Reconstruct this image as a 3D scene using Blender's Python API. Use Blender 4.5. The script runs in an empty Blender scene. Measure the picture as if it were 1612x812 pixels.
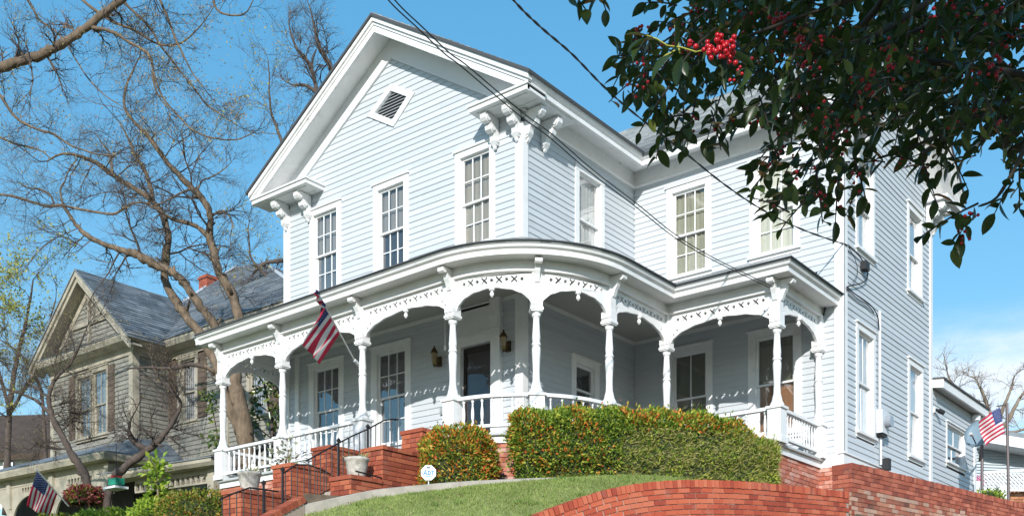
import bpy, bmesh, math, random
import numpy as np
from mathutils import Vector, Matrix, Euler
random.seed(7); RNG = np.random.default_rng(7)
S = bpy.context.scene
COL = S.collection
R = math.radians
# ------------------------------------------------------------------ camera, light, sky
# x runs along the house front (to the right), y runs back from the street, z = 0 at eye height
cam_d = bpy.data.cameras.new('camera'); cam = bpy.data.objects.new('camera', cam_d); COL.objects.link(cam)
CAMX, CAMY, YAW = 11.343, -14.616, 38.363
cam.location = (CAMX, CAMY, 0); cam.rotation_euler = (R(90), 0, R(YAW))
cam_d.lens = 37.23; cam_d.sensor_width = 36; cam_d.shift_y = 0.3933
cam_d.clip_start = 0.05; cam_d.clip_end = 5000
S.camera = cam
SUN_DIR = Vector((-.55, 1, -.54)).normalized()
sd = bpy.data.lights.new('sun', 'SUN'); sd.energy = 4.75; sd.angle = R(.55); sd.color = (1, .975, .94)
sun = bpy.data.objects.new('sun', sd); COL.objects.link(sun)
sun.rotation_euler = SUN_DIR.to_track_quat('-Z', 'Y').to_euler(); sun.location = (20, -30, 30)
wld = bpy.data.worlds.new('World'); S.world = wld; wld.use_nodes = True
def setup_world():
    nt = wld.node_tree; N = nt.nodes; Lk = nt.links; N.clear()
    out = N.new('ShaderNodeOutputWorld'); bg = N.new('ShaderNodeBackground'); bg.inputs[1].default_value = .15
    sky = N.new('ShaderNodeTexSky'); sky.sky_type = 'NISHITA'; sky.sun_disc = False
    sky.sun_elevation = math.asin(-SUN_DIR.z); sky.sun_rotation = math.atan2(.55, -1)
    sky.altitude = 0; sky.air_density = 1.0; sky.dust_density = .1; sky.ozone_density = 1.6
    tc = N.new('ShaderNodeTexCoord'); sep = N.new('ShaderNodeSeparateXYZ'); Lk.new(tc.outputs['Generated'], sep.inputs[0])
    mp = N.new('ShaderNodeMapping'); mp.inputs['Scale'].default_value = (3.2, 3.2, 10); mp.inputs['Location'].default_value = (4.3, 1.1, 0.4)
    Lk.new(tc.outputs['Generated'], mp.inputs[0])
    no = N.new('ShaderNodeTexNoise'); no.inputs['Scale'].default_value = 1; no.inputs['Detail'].default_value = 6; no.inputs['Roughness'].default_value = .6
    Lk.new(mp.outputs[0], no.inputs[0])
    r1 = N.new('ShaderNodeMapRange'); r1.interpolation_type = 'SMOOTHSTEP'
    for i, v in enumerate((.40, .68, 0, 1)): r1.inputs[i + 1].default_value = v
    Lk.new(no.outputs[0], r1.inputs[0])
    r2 = N.new('ShaderNodeMapRange'); r2.interpolation_type = 'SMOOTHSTEP'
    for i, v in enumerate((.305, .255, 0, 1)): r2.inputs[i + 1].default_value = v
    Lk.new(sep.outputs[2], r2.inputs[0])
    mu = N.new('ShaderNodeMath'); mu.operation = 'MULTIPLY'; Lk.new(r1.outputs[0], mu.inputs[0]); Lk.new(r2.outputs[0], mu.inputs[1])
    r3 = N.new('ShaderNodeMapRange'); r3.interpolation_type = 'SMOOTHSTEP'   # the cloud bank lies to the north east only
    for i, v in enumerate((-.62, -.36, .05, 1)): r3.inputs[i + 1].default_value = v
    Lk.new(sep.outputs[0], r3.inputs[0]); mu0 = mu; mu = N.new('ShaderNodeMath'); mu.operation = 'MULTIPLY'; Lk.new(mu0.outputs[0], mu.inputs[0]); Lk.new(r3.outputs[0], mu.inputs[1])
    m2 = N.new('ShaderNodeMath'); m2.operation = 'MULTIPLY'; Lk.new(mu.outputs[0], m2.inputs[0]); m2.inputs[1].default_value = .8
    hs = N.new('ShaderNodeHueSaturation'); hs.inputs['Hue'].default_value = .492; hs.inputs['Saturation'].default_value = 2.0; hs.inputs['Value'].default_value = 2.6
    gm = N.new('ShaderNodeGamma'); gm.inputs[1].default_value = .50; Lk.new(sky.outputs[0], gm.inputs[0]); Lk.new(gm.outputs[0], hs.inputs['Color'])
    mx = N.new('ShaderNodeMix'); mx.data_type = 'RGBA'
    Lk.new(m2.outputs[0], mx.inputs[0]); Lk.new(hs.outputs[0], mx.inputs[6]); mx.inputs[7].default_value = (7.0, 7.2, 7.6, 1)
    Lk.new(mx.outputs[2], bg.inputs[0]); Lk.new(bg.outputs[0], out.inputs[0])
setup_world()
S.view_settings.view_transform = 'Standard'; S.view_settings.look = 'None'
S.view_settings.exposure = 0.1; S.view_settings.gamma = 1
S.render.engine = 'CYCLES'
S.cycles.max_bounces = 8; S.cycles.transparent_max_bounces = 12

# ------------------------------------------------------------------ photograph geometry: pixel -> point on a plane / at a depth
FPX = 1667.0
_c, _s = math.cos(R(YAW)), math.sin(R(YAW))
def _ray(x, y):
    a = (x - 806) / FPX
    return (_c * a - _s, _s * a + _c, (1040 - y) / FPX)
def pd(x, y, Z):
    d = _ray(x, y); return Vector((CAMX + d[0] * Z, CAMY + d[1] * Z, d[2] * Z))
def pu(x, y, u): 
    d = _ray(x, y); return pd(x, y, (u - CAMX) / d[0])
def pv(x, y, v):
    d = _ray(x, y); return pd(x, y, (v - CAMY) / d[1])
rt, ff = Vector((_c, _s, 0)), Vector((-_s, _c, 0))   # right and forward as seen from the street corner
def depth(p): return -(p[0] - CAMX) * _s + (p[1] - CAMY) * _c

# ------------------------------------------------------------------ materials
MATS = {}
def M(name, col, rough=.6, noise=None, bump=None, ramp=None, spec=.4, metal=0, trans=0, stretch=None, dirt=None, objvar=0, transl_col=None, clear=False):
    """Principled material; noise=(scale, amount) darkens/lightens, ramp = colours picked at random per piece, dirt=(scale, colour, amount)."""
    if name in MATS: return MATS[name]
    m = bpy.data.materials.new(name); m.use_nodes = True; MATS[name] = m
    nt = m.node_tree; N = nt.nodes; Lk = nt.links
    b = N['Principled BSDF']; b.inputs['Roughness'].default_value = rough
    b.inputs['Specular IOR Level'].default_value = spec; b.inputs['Metallic'].default_value = metal
    c4 = (*col, 1)
    tc = N.new('ShaderNodeTexCoord'); vec = tc.outputs['Object']
    if stretch:
        mp = N.new('ShaderNodeMapping'); mp.inputs['Scale'].default_value = stretch; Lk.new(vec, mp.inputs[0]); vec = mp.outputs[0]
    geo = N.new('ShaderNodeNewGeometry'); oi = N.new('ShaderNodeObjectInfo')
    wv = geo.outputs['Position']
    cur = None
    if ramp:
        ad = N.new('ShaderNodeMath'); ad.operation = 'ADD'; Lk.new(geo.outputs['Random Per Island'], ad.inputs[0]); Lk.new(oi.outputs['Random'], ad.inputs[1])
        fr = N.new('ShaderNodeMath'); fr.operation = 'FRACT'; Lk.new(ad.outputs[0], fr.inputs[0])
        cr = N.new('ShaderNodeValToRGB'); e = cr.color_ramp.elements
        while len(e) < len(ramp): e.new(.5)
        for k, (p, cc) in enumerate(ramp): e[k].position = p; e[k].color = (*cc, 1)
        Lk.new(fr.outputs[0], cr.inputs[0]); cur = cr.outputs[0]
    else:
        rgb = N.new('ShaderNodeRGB'); rgb.outputs[0].default_value = c4; cur = rgb.outputs[0]
    def mixcol(fac, a, bcol, mode='MIX'):
        mx = N.new('ShaderNodeMix'); mx.data_type = 'RGBA'; mx.blend_type = mode
        if isinstance(fac, float): mx.inputs[0].default_value = fac
        else: Lk.new(fac, mx.inputs[0])
        Lk.new(a, mx.inputs[6])
        if isinstance(bcol, tuple): mx.inputs[7].default_value = (*bcol, 1)
        else: Lk.new(bcol, mx.inputs[7])
        return mx.outputs[2]
    def noisev(v, scale, det=5, rg=.6):
        n = N.new('ShaderNodeTexNoise'); n.inputs['Scale'].default_value = scale; n.inputs['Detail'].default_value = det; n.inputs['Roughness'].default_value = rg
        Lk.new(v, n.inputs[0]); return n.outputs[0]
    if noise:
        n = noisev(vec, noise[0])
        mr = N.new('ShaderNodeMapRange'); Lk.new(n, mr.inputs[0])
        for i, v in enumerate((.3, .7, 1 - noise[1], 1 + noise[1])): mr.inputs[i + 1].default_value = v
        cur = mixcol(1.0, cur, mr.outputs[0], 'MULTIPLY')
    if objvar:
        mr = N.new('ShaderNodeMapRange'); Lk.new(oi.outputs['Random'], mr.inputs[0])
        mr.inputs[3].default_value = 1 - objvar; mr.inputs[4].default_value = 1 + objvar * .5
        cur = mixcol(1.0, cur, mr.outputs[0], 'MULTIPLY')
    if dirt:
        n = noisev(wv, dirt[0], 8, .7)
        mr = N.new('ShaderNodeMapRange'); mr.interpolation_type = 'SMOOTHSTEP'; Lk.new(n, mr.inputs[0])
        for i, v in enumerate((.52, .75, 0, dirt[2])): mr.inputs[i + 1].default_value = v
        cur = mixcol(mr.outputs[0], cur, dirt[1])
    Lk.new(cur, b.inputs['Base Color'])
    if bump:
        n = noisev(vec, bump[0])
        bp = N.new('ShaderNodeBump'); bp.inputs['Strength'].default_value = bump[1]; bp.inputs['Distance'].default_value = .02
        Lk.new(n, bp.inputs['Height']); Lk.new(bp.outputs[0], b.inputs['Normal'])
    if trans:
        tl = N.new('ShaderNodeBsdfTranslucent'); 
        tcol = cur if transl_col is None else mixcol(.6, cur, transl_col)
        Lk.new(tcol, tl.inputs[0])
        ms = N.new('ShaderNodeMixShader'); ms.inputs[0].default_value = trans
        Lk.new(b.outputs[0], ms.inputs[1]); Lk.new(tl.outputs[0], ms.inputs[2]); Lk.new(ms.outputs[0], N['Material Output'].inputs[0])
    return m
def glass_mat(name, refl=.12, tint=(1, 1, 1)):
    if name in MATS: return MATS[name]
    m = bpy.data.materials.new(name); m.use_nodes = True; MATS[name] = m
    nt = m.node_tree; N = nt.nodes; Lk = nt.links; N.remove(N['Principled BSDF'])
    t = N.new('ShaderNodeBsdfTransparent'); t.inputs[0].default_value = (*tint, 1)
    g = N.new('ShaderNodeBsdfGlossy'); g.inputs['Roughness'].default_value = .04
    lw = N.new('ShaderNodeLayerWeight'); lw.inputs[0].default_value = .5
    pw = N.new('ShaderNodeMath'); pw.operation = 'POWER'; Lk.new(lw.outputs['Facing'], pw.inputs[0]); pw.inputs[1].default_value = 3.2
    ad = N.new('ShaderNodeMath'); ad.operation = 'ADD'; Lk.new(pw.outputs[0], ad.inputs[0]); ad.inputs[1].default_value = refl; ad.use_clamp = True
    tc = N.new('ShaderNodeTexCoord'); no = N.new('ShaderNodeTexNoise'); no.inputs['Scale'].default_value = 2.5; Lk.new(N.new('ShaderNodeNewGeometry').outputs['Position'], no.inputs[0])
    bp = N.new('ShaderNodeBump'); bp.inputs['Strength'].default_value = .12; bp.inputs['Distance'].default_value = .05; Lk.new(no.outputs[0], bp.inputs['Height']); Lk.new(bp.outputs[0], g.inputs['Normal'])
    ms = N.new('ShaderNodeMixShader'); Lk.new(ad.outputs[0], ms.inputs[0]); Lk.new(t.outputs[0], ms.inputs[1]); Lk.new(g.outputs[0], ms.inputs[2])
    Lk.new(ms.outputs[0], N['Material Output'].inputs[0]); return m
WHITE = M('white_paint', (.80, .795, .785), .5, noise=(3, .05), bump=(40, .08), dirt=(4.5, (.50, .47, .42), .34))
WHITE2 = M('worn_white_paint', (.80, .79, .77), .5, noise=(4, .06), bump=(30, .08), dirt=(3.2, (.36, .31, .27), .9))
SIDING = M('blue_grey_siding_paint', (.555, .585, .607), .5, noise=(2.5, .05), bump=(25, .08), objvar=.07, stretch=(.6, 1, 6), dirt=(1.1, (.46, .47, .46), .38))
BACKING = M('wall_backing', (.35, .40, .45), .8)
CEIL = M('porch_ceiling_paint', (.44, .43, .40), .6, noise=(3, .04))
PFLOOR = M('porch_floor_paint', (.15, .155, .155), .6, noise=(5, .1))
GLASS = glass_mat('window_glass', .06)
GLASS_D = glass_mat('dark_window_glass', .14)
SHINGLE = M('grey_asphalt_shingle', (.2, .21, .21), .9, ramp=[(0, (.17, .185, .185)), (.5, (.25, .265, .26)), (1, (.33, .35, .34))], noise=(30, .25), bump=(60, .4))
DARK_EDGE = M('dark_roof_edge', (.07, .075, .08), .8)
IRON = M('black_iron', (.02, .02, .022), .45, metal=.3)
CONC = M('weathered_concrete', (.38, .345, .29), .9, noise=(6, .2), bump=(50, .3), dirt=(3, (.25, .23, .2), .6))
MORTAR = M('grey_mortar', (.41, .31, .25), .95, noise=(20, .15), bump=(60, .3))
BRICK_RED = M('red_brick', (.5, .13, .06), .85, ramp=[(0, (.34, .058, .032)), (.35, (.48, .09, .045)), (.7, (.55, .125, .06)), (1, (.61, .17, .09))], noise=(14, .18), bump=(60, .4), dirt=(3.2, (.42, .26, .19), .5))
BRICK_STAIR = M('orange_red_brick', (.5, .15, .06), .85, ramp=[(0, (.27, .06, .033)), (.5, (.41, .10, .05)), (1, (.50, .15, .072))], noise=(10, .22), bump=(60, .4), dirt=(4, (.32, .20, .15), .45))
BRICK_OLD = M('old_mixed_brick', (.4, .2, .13), .9, ramp=[(0, (.17, .07, .05)), (.25, (.38, .13, .08)), (.5, (.50, .22, .14)), (.75, (.55, .34, .25)), (1, (.42, .27, .2))], noise=(12, .3), bump=(40, .5), dirt=(4, (.5, .42, .36), .4))
BRICK_DKRED = M('dark_red_cap_brick', (.35, .1, .06), .9, ramp=[(0, (.24, .06, .04)), (.5, (.40, .105, .06)), (1, (.5, .16, .1))], noise=(10, .35), bump=(40, .4), dirt=(3, (.12, .07, .06), .85))
BRICK_PINK = M('pale_worn_brick', (.5, .25, .18), .9, ramp=[(0, (.42, .12, .07)), (.5, (.55, .2, .13)), (1, (.62, .36, .28))], noise=(14, .25), bump=(40, .4), dirt=(6, (.6, .5, .45), .6))
def curtain_mat(name, c, w=14):
    return M(name, c, .9, noise=(w, .18), stretch=(1, 1, .05))

# ------------------------------------------------------------------ mesh helpers
class MB:
    def __init__(s): s.v = []; s.f = []; s.m = []
    def add(s, vs, fs, mi=0):
        o = len(s.v); s.v.extend(tuple(p) for p in vs); s.f.extend(tuple(i + o for i in f) for f in fs); s.m.extend([mi] * len(fs)); return s
    def box(s, x0, x1, y0, y1, z0, z1, mi=0):
        vs = [(x, y, z) for x in (x0, x1) for y in (y0, y1) for z in (z0, z1)]
        s.add(vs, [(0, 1, 3, 2), (4, 6, 7, 5), (0, 4, 5, 1), (2, 3, 7, 6), (0, 2, 6, 4), (1, 5, 7, 3)], mi); return s
    def obox(s, c, ax, ay, az, hx, hy, hz, mi=0):
        c = Vector(c); ax, ay, az = Vector(ax) * hx, Vector(ay) * hy, Vector(az) * hz
        vs = [c + i * ax + j * ay + k * az for i in (-1, 1) for j in (-1, 1) for k in (-1, 1)]
        s.add(vs, [(0, 1, 3, 2), (4, 6, 7, 5), (0, 4, 5, 1), (2, 3, 7, 6), (0, 2, 6, 4), (1, 5, 7, 3)], mi); return s
    def bar(s, a, b, w, h, up=(0, 0, 1)):
        a, b = Vector(a), Vector(b); d = (b - a); L = d.length; d /= L
        x = d.cross(Vector(up)); x = x.normalized() if x.length > 1e-4 else Vector((1, 0, 0)); y = x.cross(d)
        return s.obox((a + b) / 2, d, x, y, L / 2, w / 2, h / 2)
    def prism(s, poly, fn, t0, t1, mi=0):
        """poly = list of 2D points; fn(a, b, t) -> 3D"""
        n = len(poly)
        vs = [fn(a, b, t0) for a, b in poly] + [fn(a, b, t1) for a, b in poly]
        fs = [tuple(range(n))[::-1], tuple(range(n, 2 * n))] + [(i, (i + 1) % n, n + (i + 1) % n, n + i) for i in range(n)]
        s.add(vs, fs, mi); return s
    def tube(s, pts, rad, n=6, mi=0, cap=True):
        P = [Vector(p) for p in pts]; k = len(P)
        if isinstance(rad, (int, float)): rad = [rad] * k
        t = (P[1] - P[0]).normalized(); ref = Vector((0, 0, 1)) if abs(t.z) < .9 else Vector((1, 0, 0))
        x = t.cross(ref).normalized(); vs = []
        for i in range(k):
            t = (P[min(i + 1, k - 1)] - P[max(i - 1, 0)])
            t = t.normalized() if t.length > 1e-9 else Vector((0, 0, 1))
            x = (x - t * x.dot(t)); x = x.normalized() if x.length > 1e-6 else t.orthogonal().normalized()
            y = t.cross(x)
            for j in range(n):
                a = 2 * math.pi * j / n; vs.append(P[i] + (x * math.cos(a) + y * math.sin(a)) * rad[i])
        fs = [(i * n + j, i * n + (j + 1) % n, (i + 1) * n + (j + 1) % n, (i + 1) * n + j) for i in range(k - 1) for j in range(n)]
        if cap: fs += [tuple(range(n))[::-1], tuple((k - 1) * n + j for j in range(n))]
        s.add(vs, fs, mi); return s
    def lathe(s, prof, c=(0, 0, 0), n=12, mi=0):
        c = Vector(c); k = len(prof)
        vs = [c + Vector((r * math.cos(2 * math.pi * j / n), r * math.sin(2 * math.pi * j / n), z)) for r, z in prof for j in range(n)]
        fs = [(i * n + j, i * n + (j + 1) % n, (i + 1) * n + (j + 1) % n, (i + 1) * n + j) for i in range(k - 1) for j in range(n)]
        fs += [tuple(range(n))[::-1], tuple((k - 1) * n + j for j in range(n))]
        s.add(vs, fs, mi); return s
    def sweep(s, path, prof, mi=0):
        """path: 2D points; prof: closed polygon of (offset to the right of travel, z)"""
        n = len(path); P = [Vector(p) for p in path]; m = len(prof); nor = []
        for i in range(n):
            d1 = (P[i] - P[i - 1]).normalized() if i > 0 else None
            d2 = (P[i + 1] - P[i]).normalized() if i < n - 1 else None
            n1 = Vector((d1.y, -d1.x)) if d1 else None; n2 = Vector((d2.y, -d2.x)) if d2 else None
            if n1 is None: nor.append(n2)
            elif n2 is None: nor.append(n1)
            else: nor.append((n1 + n2) / max(.2, 1 + n1.dot(n2)))
        vs = [(P[i].x + nor[i].x * o, P[i].y + nor[i].y * o, z) for i in range(n) for o, z in prof]
        fs = [(i * m + j, i * m + (j + 1) % m, (i + 1) * m + (j + 1) % m, (i + 1) * m + j) for i in range(n - 1) for j in range(m)]
        fs += [tuple(range(m))[::-1], tuple((n - 1) * m + j for j in range(m))]
        s.add(vs, fs, mi); return s
    def mesh(s, name, mats, smooth=False):
        me = bpy.data.meshes.new(name); me.from_pydata(s.v, [], s.f)
        for m in (mats if isinstance(mats, (list, tuple)) else [mats]): me.materials.append(m)
        if any(s.m): me.polygons.foreach_set('material_index', s.m)
        if smooth: me.polygons.foreach_set('use_smooth', [True] * len(me.polygons))
        me.update(); 
        bm = bmesh.new(); bm.from_mesh(me); bmesh.ops.recalc_face_normals(bm, faces=bm.faces); bm.to_mesh(me); bm.free()
        return me
    def build(s, name, mats, parent=None, smooth=False, kind=None):
        return link(bpy.data.objects.new(name, s.mesh(name, mats, smooth)), parent, kind)
def wloc(o):
    m = Matrix.Identity(4)
    while o is not None: m = (o.matrix_parent_inverse @ o.matrix_basis) @ m if o.parent else o.matrix_basis @ m; o = o.parent
    return m
def link(o, parent=None, kind=None):
    COL.objects.link(o)
    if parent is not None: o.parent = parent; o.matrix_parent_inverse = wloc(parent).inverted()
    if kind: o['kind'] = kind
    return o
def thing(name, label, cat, loc=(0, 0, 0), group=None, kind=None):
    o = bpy.data.objects.new(name, None); o.location = loc; o.empty_display_size = .2; COL.objects.link(o)
    o['label'] = label; o['category'] = cat
    if group: o['group'] = group
    if kind: o['kind'] = kind
    return o
def tag(o, label, cat, group=None, kind=None):
    o['label'] = label; o['category'] = cat
    if group: o['group'] = group
    if kind: o['kind'] = kind
    return o
def inst(name, me, parent, loc=(0, 0, 0), rot=(0, 0, 0), scale=(1, 1, 1)):
    o = bpy.data.objects.new(name, me); o.location = loc; o.rotation_euler = rot; o.scale = scale
    return link(o, parent)
def fast_mesh(name, V, F, mat, smooth=False):
    """V (n,3) array, F (m,k) array of same-size faces"""
    me = bpy.data.meshes.new(name); V = np.asarray(V, np.float32); F = np.asarray(F, np.int32); k = F.shape[1]
    me.vertices.add(len(V)); me.vertices.foreach_set('co', V.ravel())
    me.loops.add(F.size); me.loops.foreach_set('vertex_index', F.ravel())
    me.polygons.add(len(F)); me.polygons.foreach_set('loop_start', np.arange(len(F), dtype=np.int32) * k)
    me.polygons.foreach_set('loop_total', np.full(len(F), k, np.int32))
    if smooth: me.polygons.foreach_set('use_smooth', np.ones(len(F), bool))
    me.materials.append(mat); me.update(calc_edges=True); me.validate(); return me
def norm(a): return a / np.maximum(np.linalg.norm(a, axis=-1, keepdims=True), 1e-9)
def leaf_geo(P, D, Nn, L, W, fold=.25, shape=.5):
    """folded two-triangle leaves: P base, D direction, Nn face normal"""
    P, D, Nn = np.asarray(P, float), norm(np.asarray(D, float)), np.asarray(Nn, float)
    X = norm(np.cross(D, Nn)); U = np.cross(X, D); L = np.asarray(L)[:, None]; W = np.asarray(W)[:, None]
    a = P; b = P + D * L * shape + X * W * .5 + U * W * fold; c = P + D * L; d = P + D * L * shape - X * W * .5 + U * W * fold
    V = np.stack([a, b, c, d], 1).reshape(-1, 3); n = len(P); i = np.arange(n)[:, None] * 4
    F = np.concatenate([i + np.array([[0, 1, 2]]), i + np.array([[0, 2, 3]])], 0)
    return V, F
CUBE = {}
def cube_mesh(mat):
    if mat.name not in CUBE: CUBE[mat.name] = MB().box(-.5, .5, -.5, .5, -.5, .5).mesh('block', mat)
    return CUBE[mat.name]
def curve_plate(name, outer, holes, th):
    """flat plate with holes in the local x-z plane, thickness th along y"""
    cu = bpy.data.curves.new(name, 'CURVE'); cu.dimensions = '2D'; cu.fill_mode = 'BOTH'; cu.extrude = th / 2
    for poly in [outer] + holes:
        sp = cu.splines.new('POLY'); sp.points.add(len(poly) - 1)
        for q, (a, b) in zip(sp.points, poly): q.co = (a, b, 0, 1)
        sp.use_cyclic_u = True
    o = bpy.data.objects.new(name, cu); COL.objects.link(o)
    dg = bpy.context.evaluated_depsgraph_get(); me = bpy.data.meshes.new_from_object(o.evaluated_get(dg))
    bpy.data.objects.remove(o); bpy.data.curves.remove(cu); return me

# ------------------------------------------------------------------ the ground
D1, W2, DEND, XL = 3.683, 4.304, 8.706, -6.337     # main corners of the house: inner corner depth, right wing width, far end, left end
def struct(name, mb, mat, smooth=False):
    o = mb.build(name, mat); o['kind'] = 'structure'; o['label'] = STRUCT_LABEL.get(name, name.replace('_', ' ')); return o
STRUCT_LABEL = {'ground': 'flat street level ground that reaches the horizon', 'terrace': 'raised earth terrace the pale blue house stands on'}
GRASS_SOIL = M('lawn_soil', (.20, .23, .075), .95, noise=(8, .25), bump=(30, .4), dirt=(1.5, (.22, .2, .08), .7))
EARTH = M('earth_mulch', (.13, .10, .07), .95, noise=(9, .3), bump=(30, .5))
ASPHALT = M('asphalt', (.05, .05, .052), .9, noise=(30, .3), bump=(80, .3))
struct('ground', MB().box(-1500, 1500, -1500, 1500, -2.2, -1.6), M('dry_grass_ground', (.09, .11, .045), .95, noise=(.5, .25), bump=(8, .3)))
# street and pavement in front (below the frame)
def strip(name, y0, y1, z0, z1, mat): struct(name, MB().box(-200, 200, y0, y1, z0, z1), mat)
strip('road', -24, -14.9, -1.598, -1.590, ASPHALT); strip('pavement', -14.9, -12.4, -1.598, -1.45, CONC)
CURB = [(-.51, -4.49, 2.25), (-.14, -3.81, 2.46), (.09, -3.55, 2.53), (.52, -3.29, 2.57), (1.0, -3.04, 2.60), (1.45, -2.80, 2.615), (2.24, -2.31, 2.635), (2.96, -1.74, 2.645), (3.57, -1.0, 2.645), (3.94, -.32, 2.64), (4.25, .5, 2.66), (4.5, 1.4, 2.7)]
WALLP = [(4.85, 2.3, 2.74), (4.74, 1.5, 2.70), (4.63, .86, 2.665), (4.48, -.15, 2.605), (4.21, -1.13, 2.54), (3.89, -1.90, 2.46), (3.62, -2.61, 2.32), (3.33, -3.23, 2.10), (3.09, -3.81, 1.85), (2.75, -4.55, 1.5), (2.3, -5.5, 1.05), (1.7, -6.7, .5), (1.0, -8.0, -.1), (.4, -9.0, -.55)]
def smooth_path(P, n):
    P = [Vector(p) for p in P]; out = []
    for i in range(len(P) - 1):
        p0, p1, p2, p3 = P[max(0, i - 1)], P[i], P[i + 1], P[min(len(P) - 1, i + 2)]
        for k in range(n):
            t = k / n; out.append(.5 * ((2 * p1) + (p2 - p0) * t + (2 * p0 - 5 * p1 + 4 * p2 - p3) * t * t + (3 * p1 - p0 - 3 * p2 + p3) * t ** 3))
    out.append(P[-1]); return out
curb = smooth_path(CURB, 3); wallp = smooth_path(WALLP, 4)
# terrace: earth block under and round the house, then higher yard on the right
mb = MB()
poly = [(p.x, p.y) for p in curb] + [(5.0, 2.6), (6.6, 13), (8, 34), (-8, 34), (-8, -1.6), (-2.6, -1.6), (-2.6, -1.95), (-.62, -1.95), (-.62, -4.3)]
mb.prism(poly, lambda a, b, t: (a, b, t), -2.0, 2.42); struct('terrace', mb, EARTH)
mb = MB(); mb.box(5.0, 60, 14, 60, -2, 2.9); mb.prism([(5.0, 2.6), (7.6, 2.4), (9.6, 14), (6.6, 13.6)], lambda a, b, t: (a, b, t), -2, 2.0); struct('yard', mb, EARTH)
mb = MB(); mb.box(-60, -8.0, -1.5, 60, -2, 1.4); mb.prism([(-60, -10), (-60, -1.5), (-8, -1.5), (-3.4, -5), (-3.4, -10)], lambda a, b, t: (a, b, t), -2, .55); struct('neighbour_yard', mb, GRASS_SOIL)
# lawn bank: loft between the concrete edging and the brick wall / street
low = []
for i, c in enumerate(curb):
    t = i / (len(curb) - 1)
    if c.x < 3.55:
        # nearest point of the wall line straight down the slope
        q = c + Vector((2.6, -3.2, 0)).normalized() * (5.6 - 4.2 * min(1, max(0, (c.x + .5) / 4.1)))
        low.append(q)
    else: low.append(None)
mb = MB(); rows = 8; vs = []
def wall_at(c):
    return min(wallp, key=lambda p: (p.x - c.x - (c.y - p.y) * .55) ** 2 + .0 * p.y)
ends = []
for c in curb:
    if c.x < -.2: e = Vector((c.x + 2.4, c.y - 4.6, -.55 - (.2 + c.x) * .0))
    else: e = None
    ends.append(e)
wl = [p for p in wallp]
nC = len(curb)
# parametrise the low edge: from the street end of the wall up to its top right end
low = []
for i in range(nC):
    t = (i / (nC - 1)) ** .8
    j = (1 - t) * (len(wl) - 1); a = int(j); b = min(len(wl) - 1, a + 1); low.append(wl[a].lerp(wl[b], j - a) + Vector((-.06, .02, -.05)))
lawn_pts = []
for i in range(nC):
    for k in range(rows + 1):
        t = k / rows; p = curb[i].lerp(low[i], t); 
        p = p + Vector((0, 0, -(.10 - .05 * i / nC) * (1 - t) ** 2 - .02 + .10 * math.sin(math.pi * t) * (1 if curb[i].x < 3 else .2) + random.uniform(-.012, .012))); vs.append(p)
for i in range(nC - 1):
    for k in range(rows):
        a = i * (rows + 1) + k; mb.f.append((a, a + 1, a + rows + 2, a + rows + 1)); mb.m.append(0)
mb.v = [tuple(p) for p in vs]
lawn = mb.build('lawn', GRASS_SOIL, smooth=True); lawn['kind'] = 'structure'; lawn['label'] = 'grass bank sloping up to the concrete edging'
# blades
gp, gd = [], []
gv = np.array(mb.v).reshape(nC, rows + 1, 3)
n = 60000
ci = RNG.integers(0, nC - 1, n); ki = RNG.integers(0, rows, n); a = RNG.random(n)[:, None]; b = RNG.random(n)[:, None]
Pg = (gv[ci, ki] * (1 - a) + gv[ci + 1, ki] * a) * (1 - b) + (gv[ci, ki + 1] * (1 - a) + gv[ci + 1, ki + 1] * a) * b
Dg = np.stack([RNG.normal(0, .45, n), RNG.normal(-.1, .45, n), np.ones(n)], 1)
V, F = leaf_geo(Pg, Dg, RNG.normal(0, 1, (n, 3)), RNG.uniform(.025, .06, n), RNG.uniform(.006, .012, n), 0, .3)
GRASS = M('grass_blade', (.2, .3, .06), .7, ramp=[(0, (.19, .27, .06)), (.5, (.27, .35, .085)), (.85, (.36, .40, .13)), (1, (.46, .43, .2))], trans=.25, noise=(1.3, .22))
go = link(bpy.data.objects.new('grass', fast_mesh('grass', V, F, GRASS)), None, 'stuff'); go['label'] = 'short yellow green mown grass on the bank below the hedge'
n = 260; sel = RNG.integers(0, len(Pg), n); V, F = leaf_geo(Pg[sel] + np.array([[0, 0, .03]]), RNG.normal(0, 1, (n, 3)) * np.array([[1, 1, .3]]), RNG.normal(0, .3, (n, 3)) + np.array([[0, 0, 1.]]), RNG.uniform(.03, .06, n), RNG.uniform(.015, .03, n))
fl_ = link(bpy.data.objects.new('fallen_leaves', fast_mesh('fallen_leaves', V, F, M('dry_leaf', (.3, .2, .1), .8, ramp=[(0, (.2, .12, .05)), (.6, (.36, .26, .12)), (1, (.45, .38, .2))]))), None, 'stuff'); fl_['label'] = 'few dry brown leaves lying on the grass bank'
clump = RNG.integers(0, len(Pg), 70); m_ = 34; Pc = np.repeat(Pg[clump], m_, 0) + RNG.normal(0, .035, (70 * m_, 3)) * np.array([[1, 1, .1]])
V, F = leaf_geo(Pc, np.stack([RNG.normal(0, .6, len(Pc)), RNG.normal(0, .6, len(Pc)), np.ones(len(Pc))], 1), RNG.normal(0, 1, (len(Pc), 3)), RNG.uniform(.05, .10, len(Pc)), RNG.uniform(.006, .014, len(Pc)), 0, .3)
tu_ = link(bpy.data.objects.new('grass_tufts', fast_mesh('grass_tufts', V, F, M('green_tuft', (.14, .24, .04), .7, ramp=[(0, (.11, .2, .035)), (1, (.24, .32, .07))], trans=.2))), None, 'stuff'); tu_['label'] = 'longer green grass tufts scattered over the bank'
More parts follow.
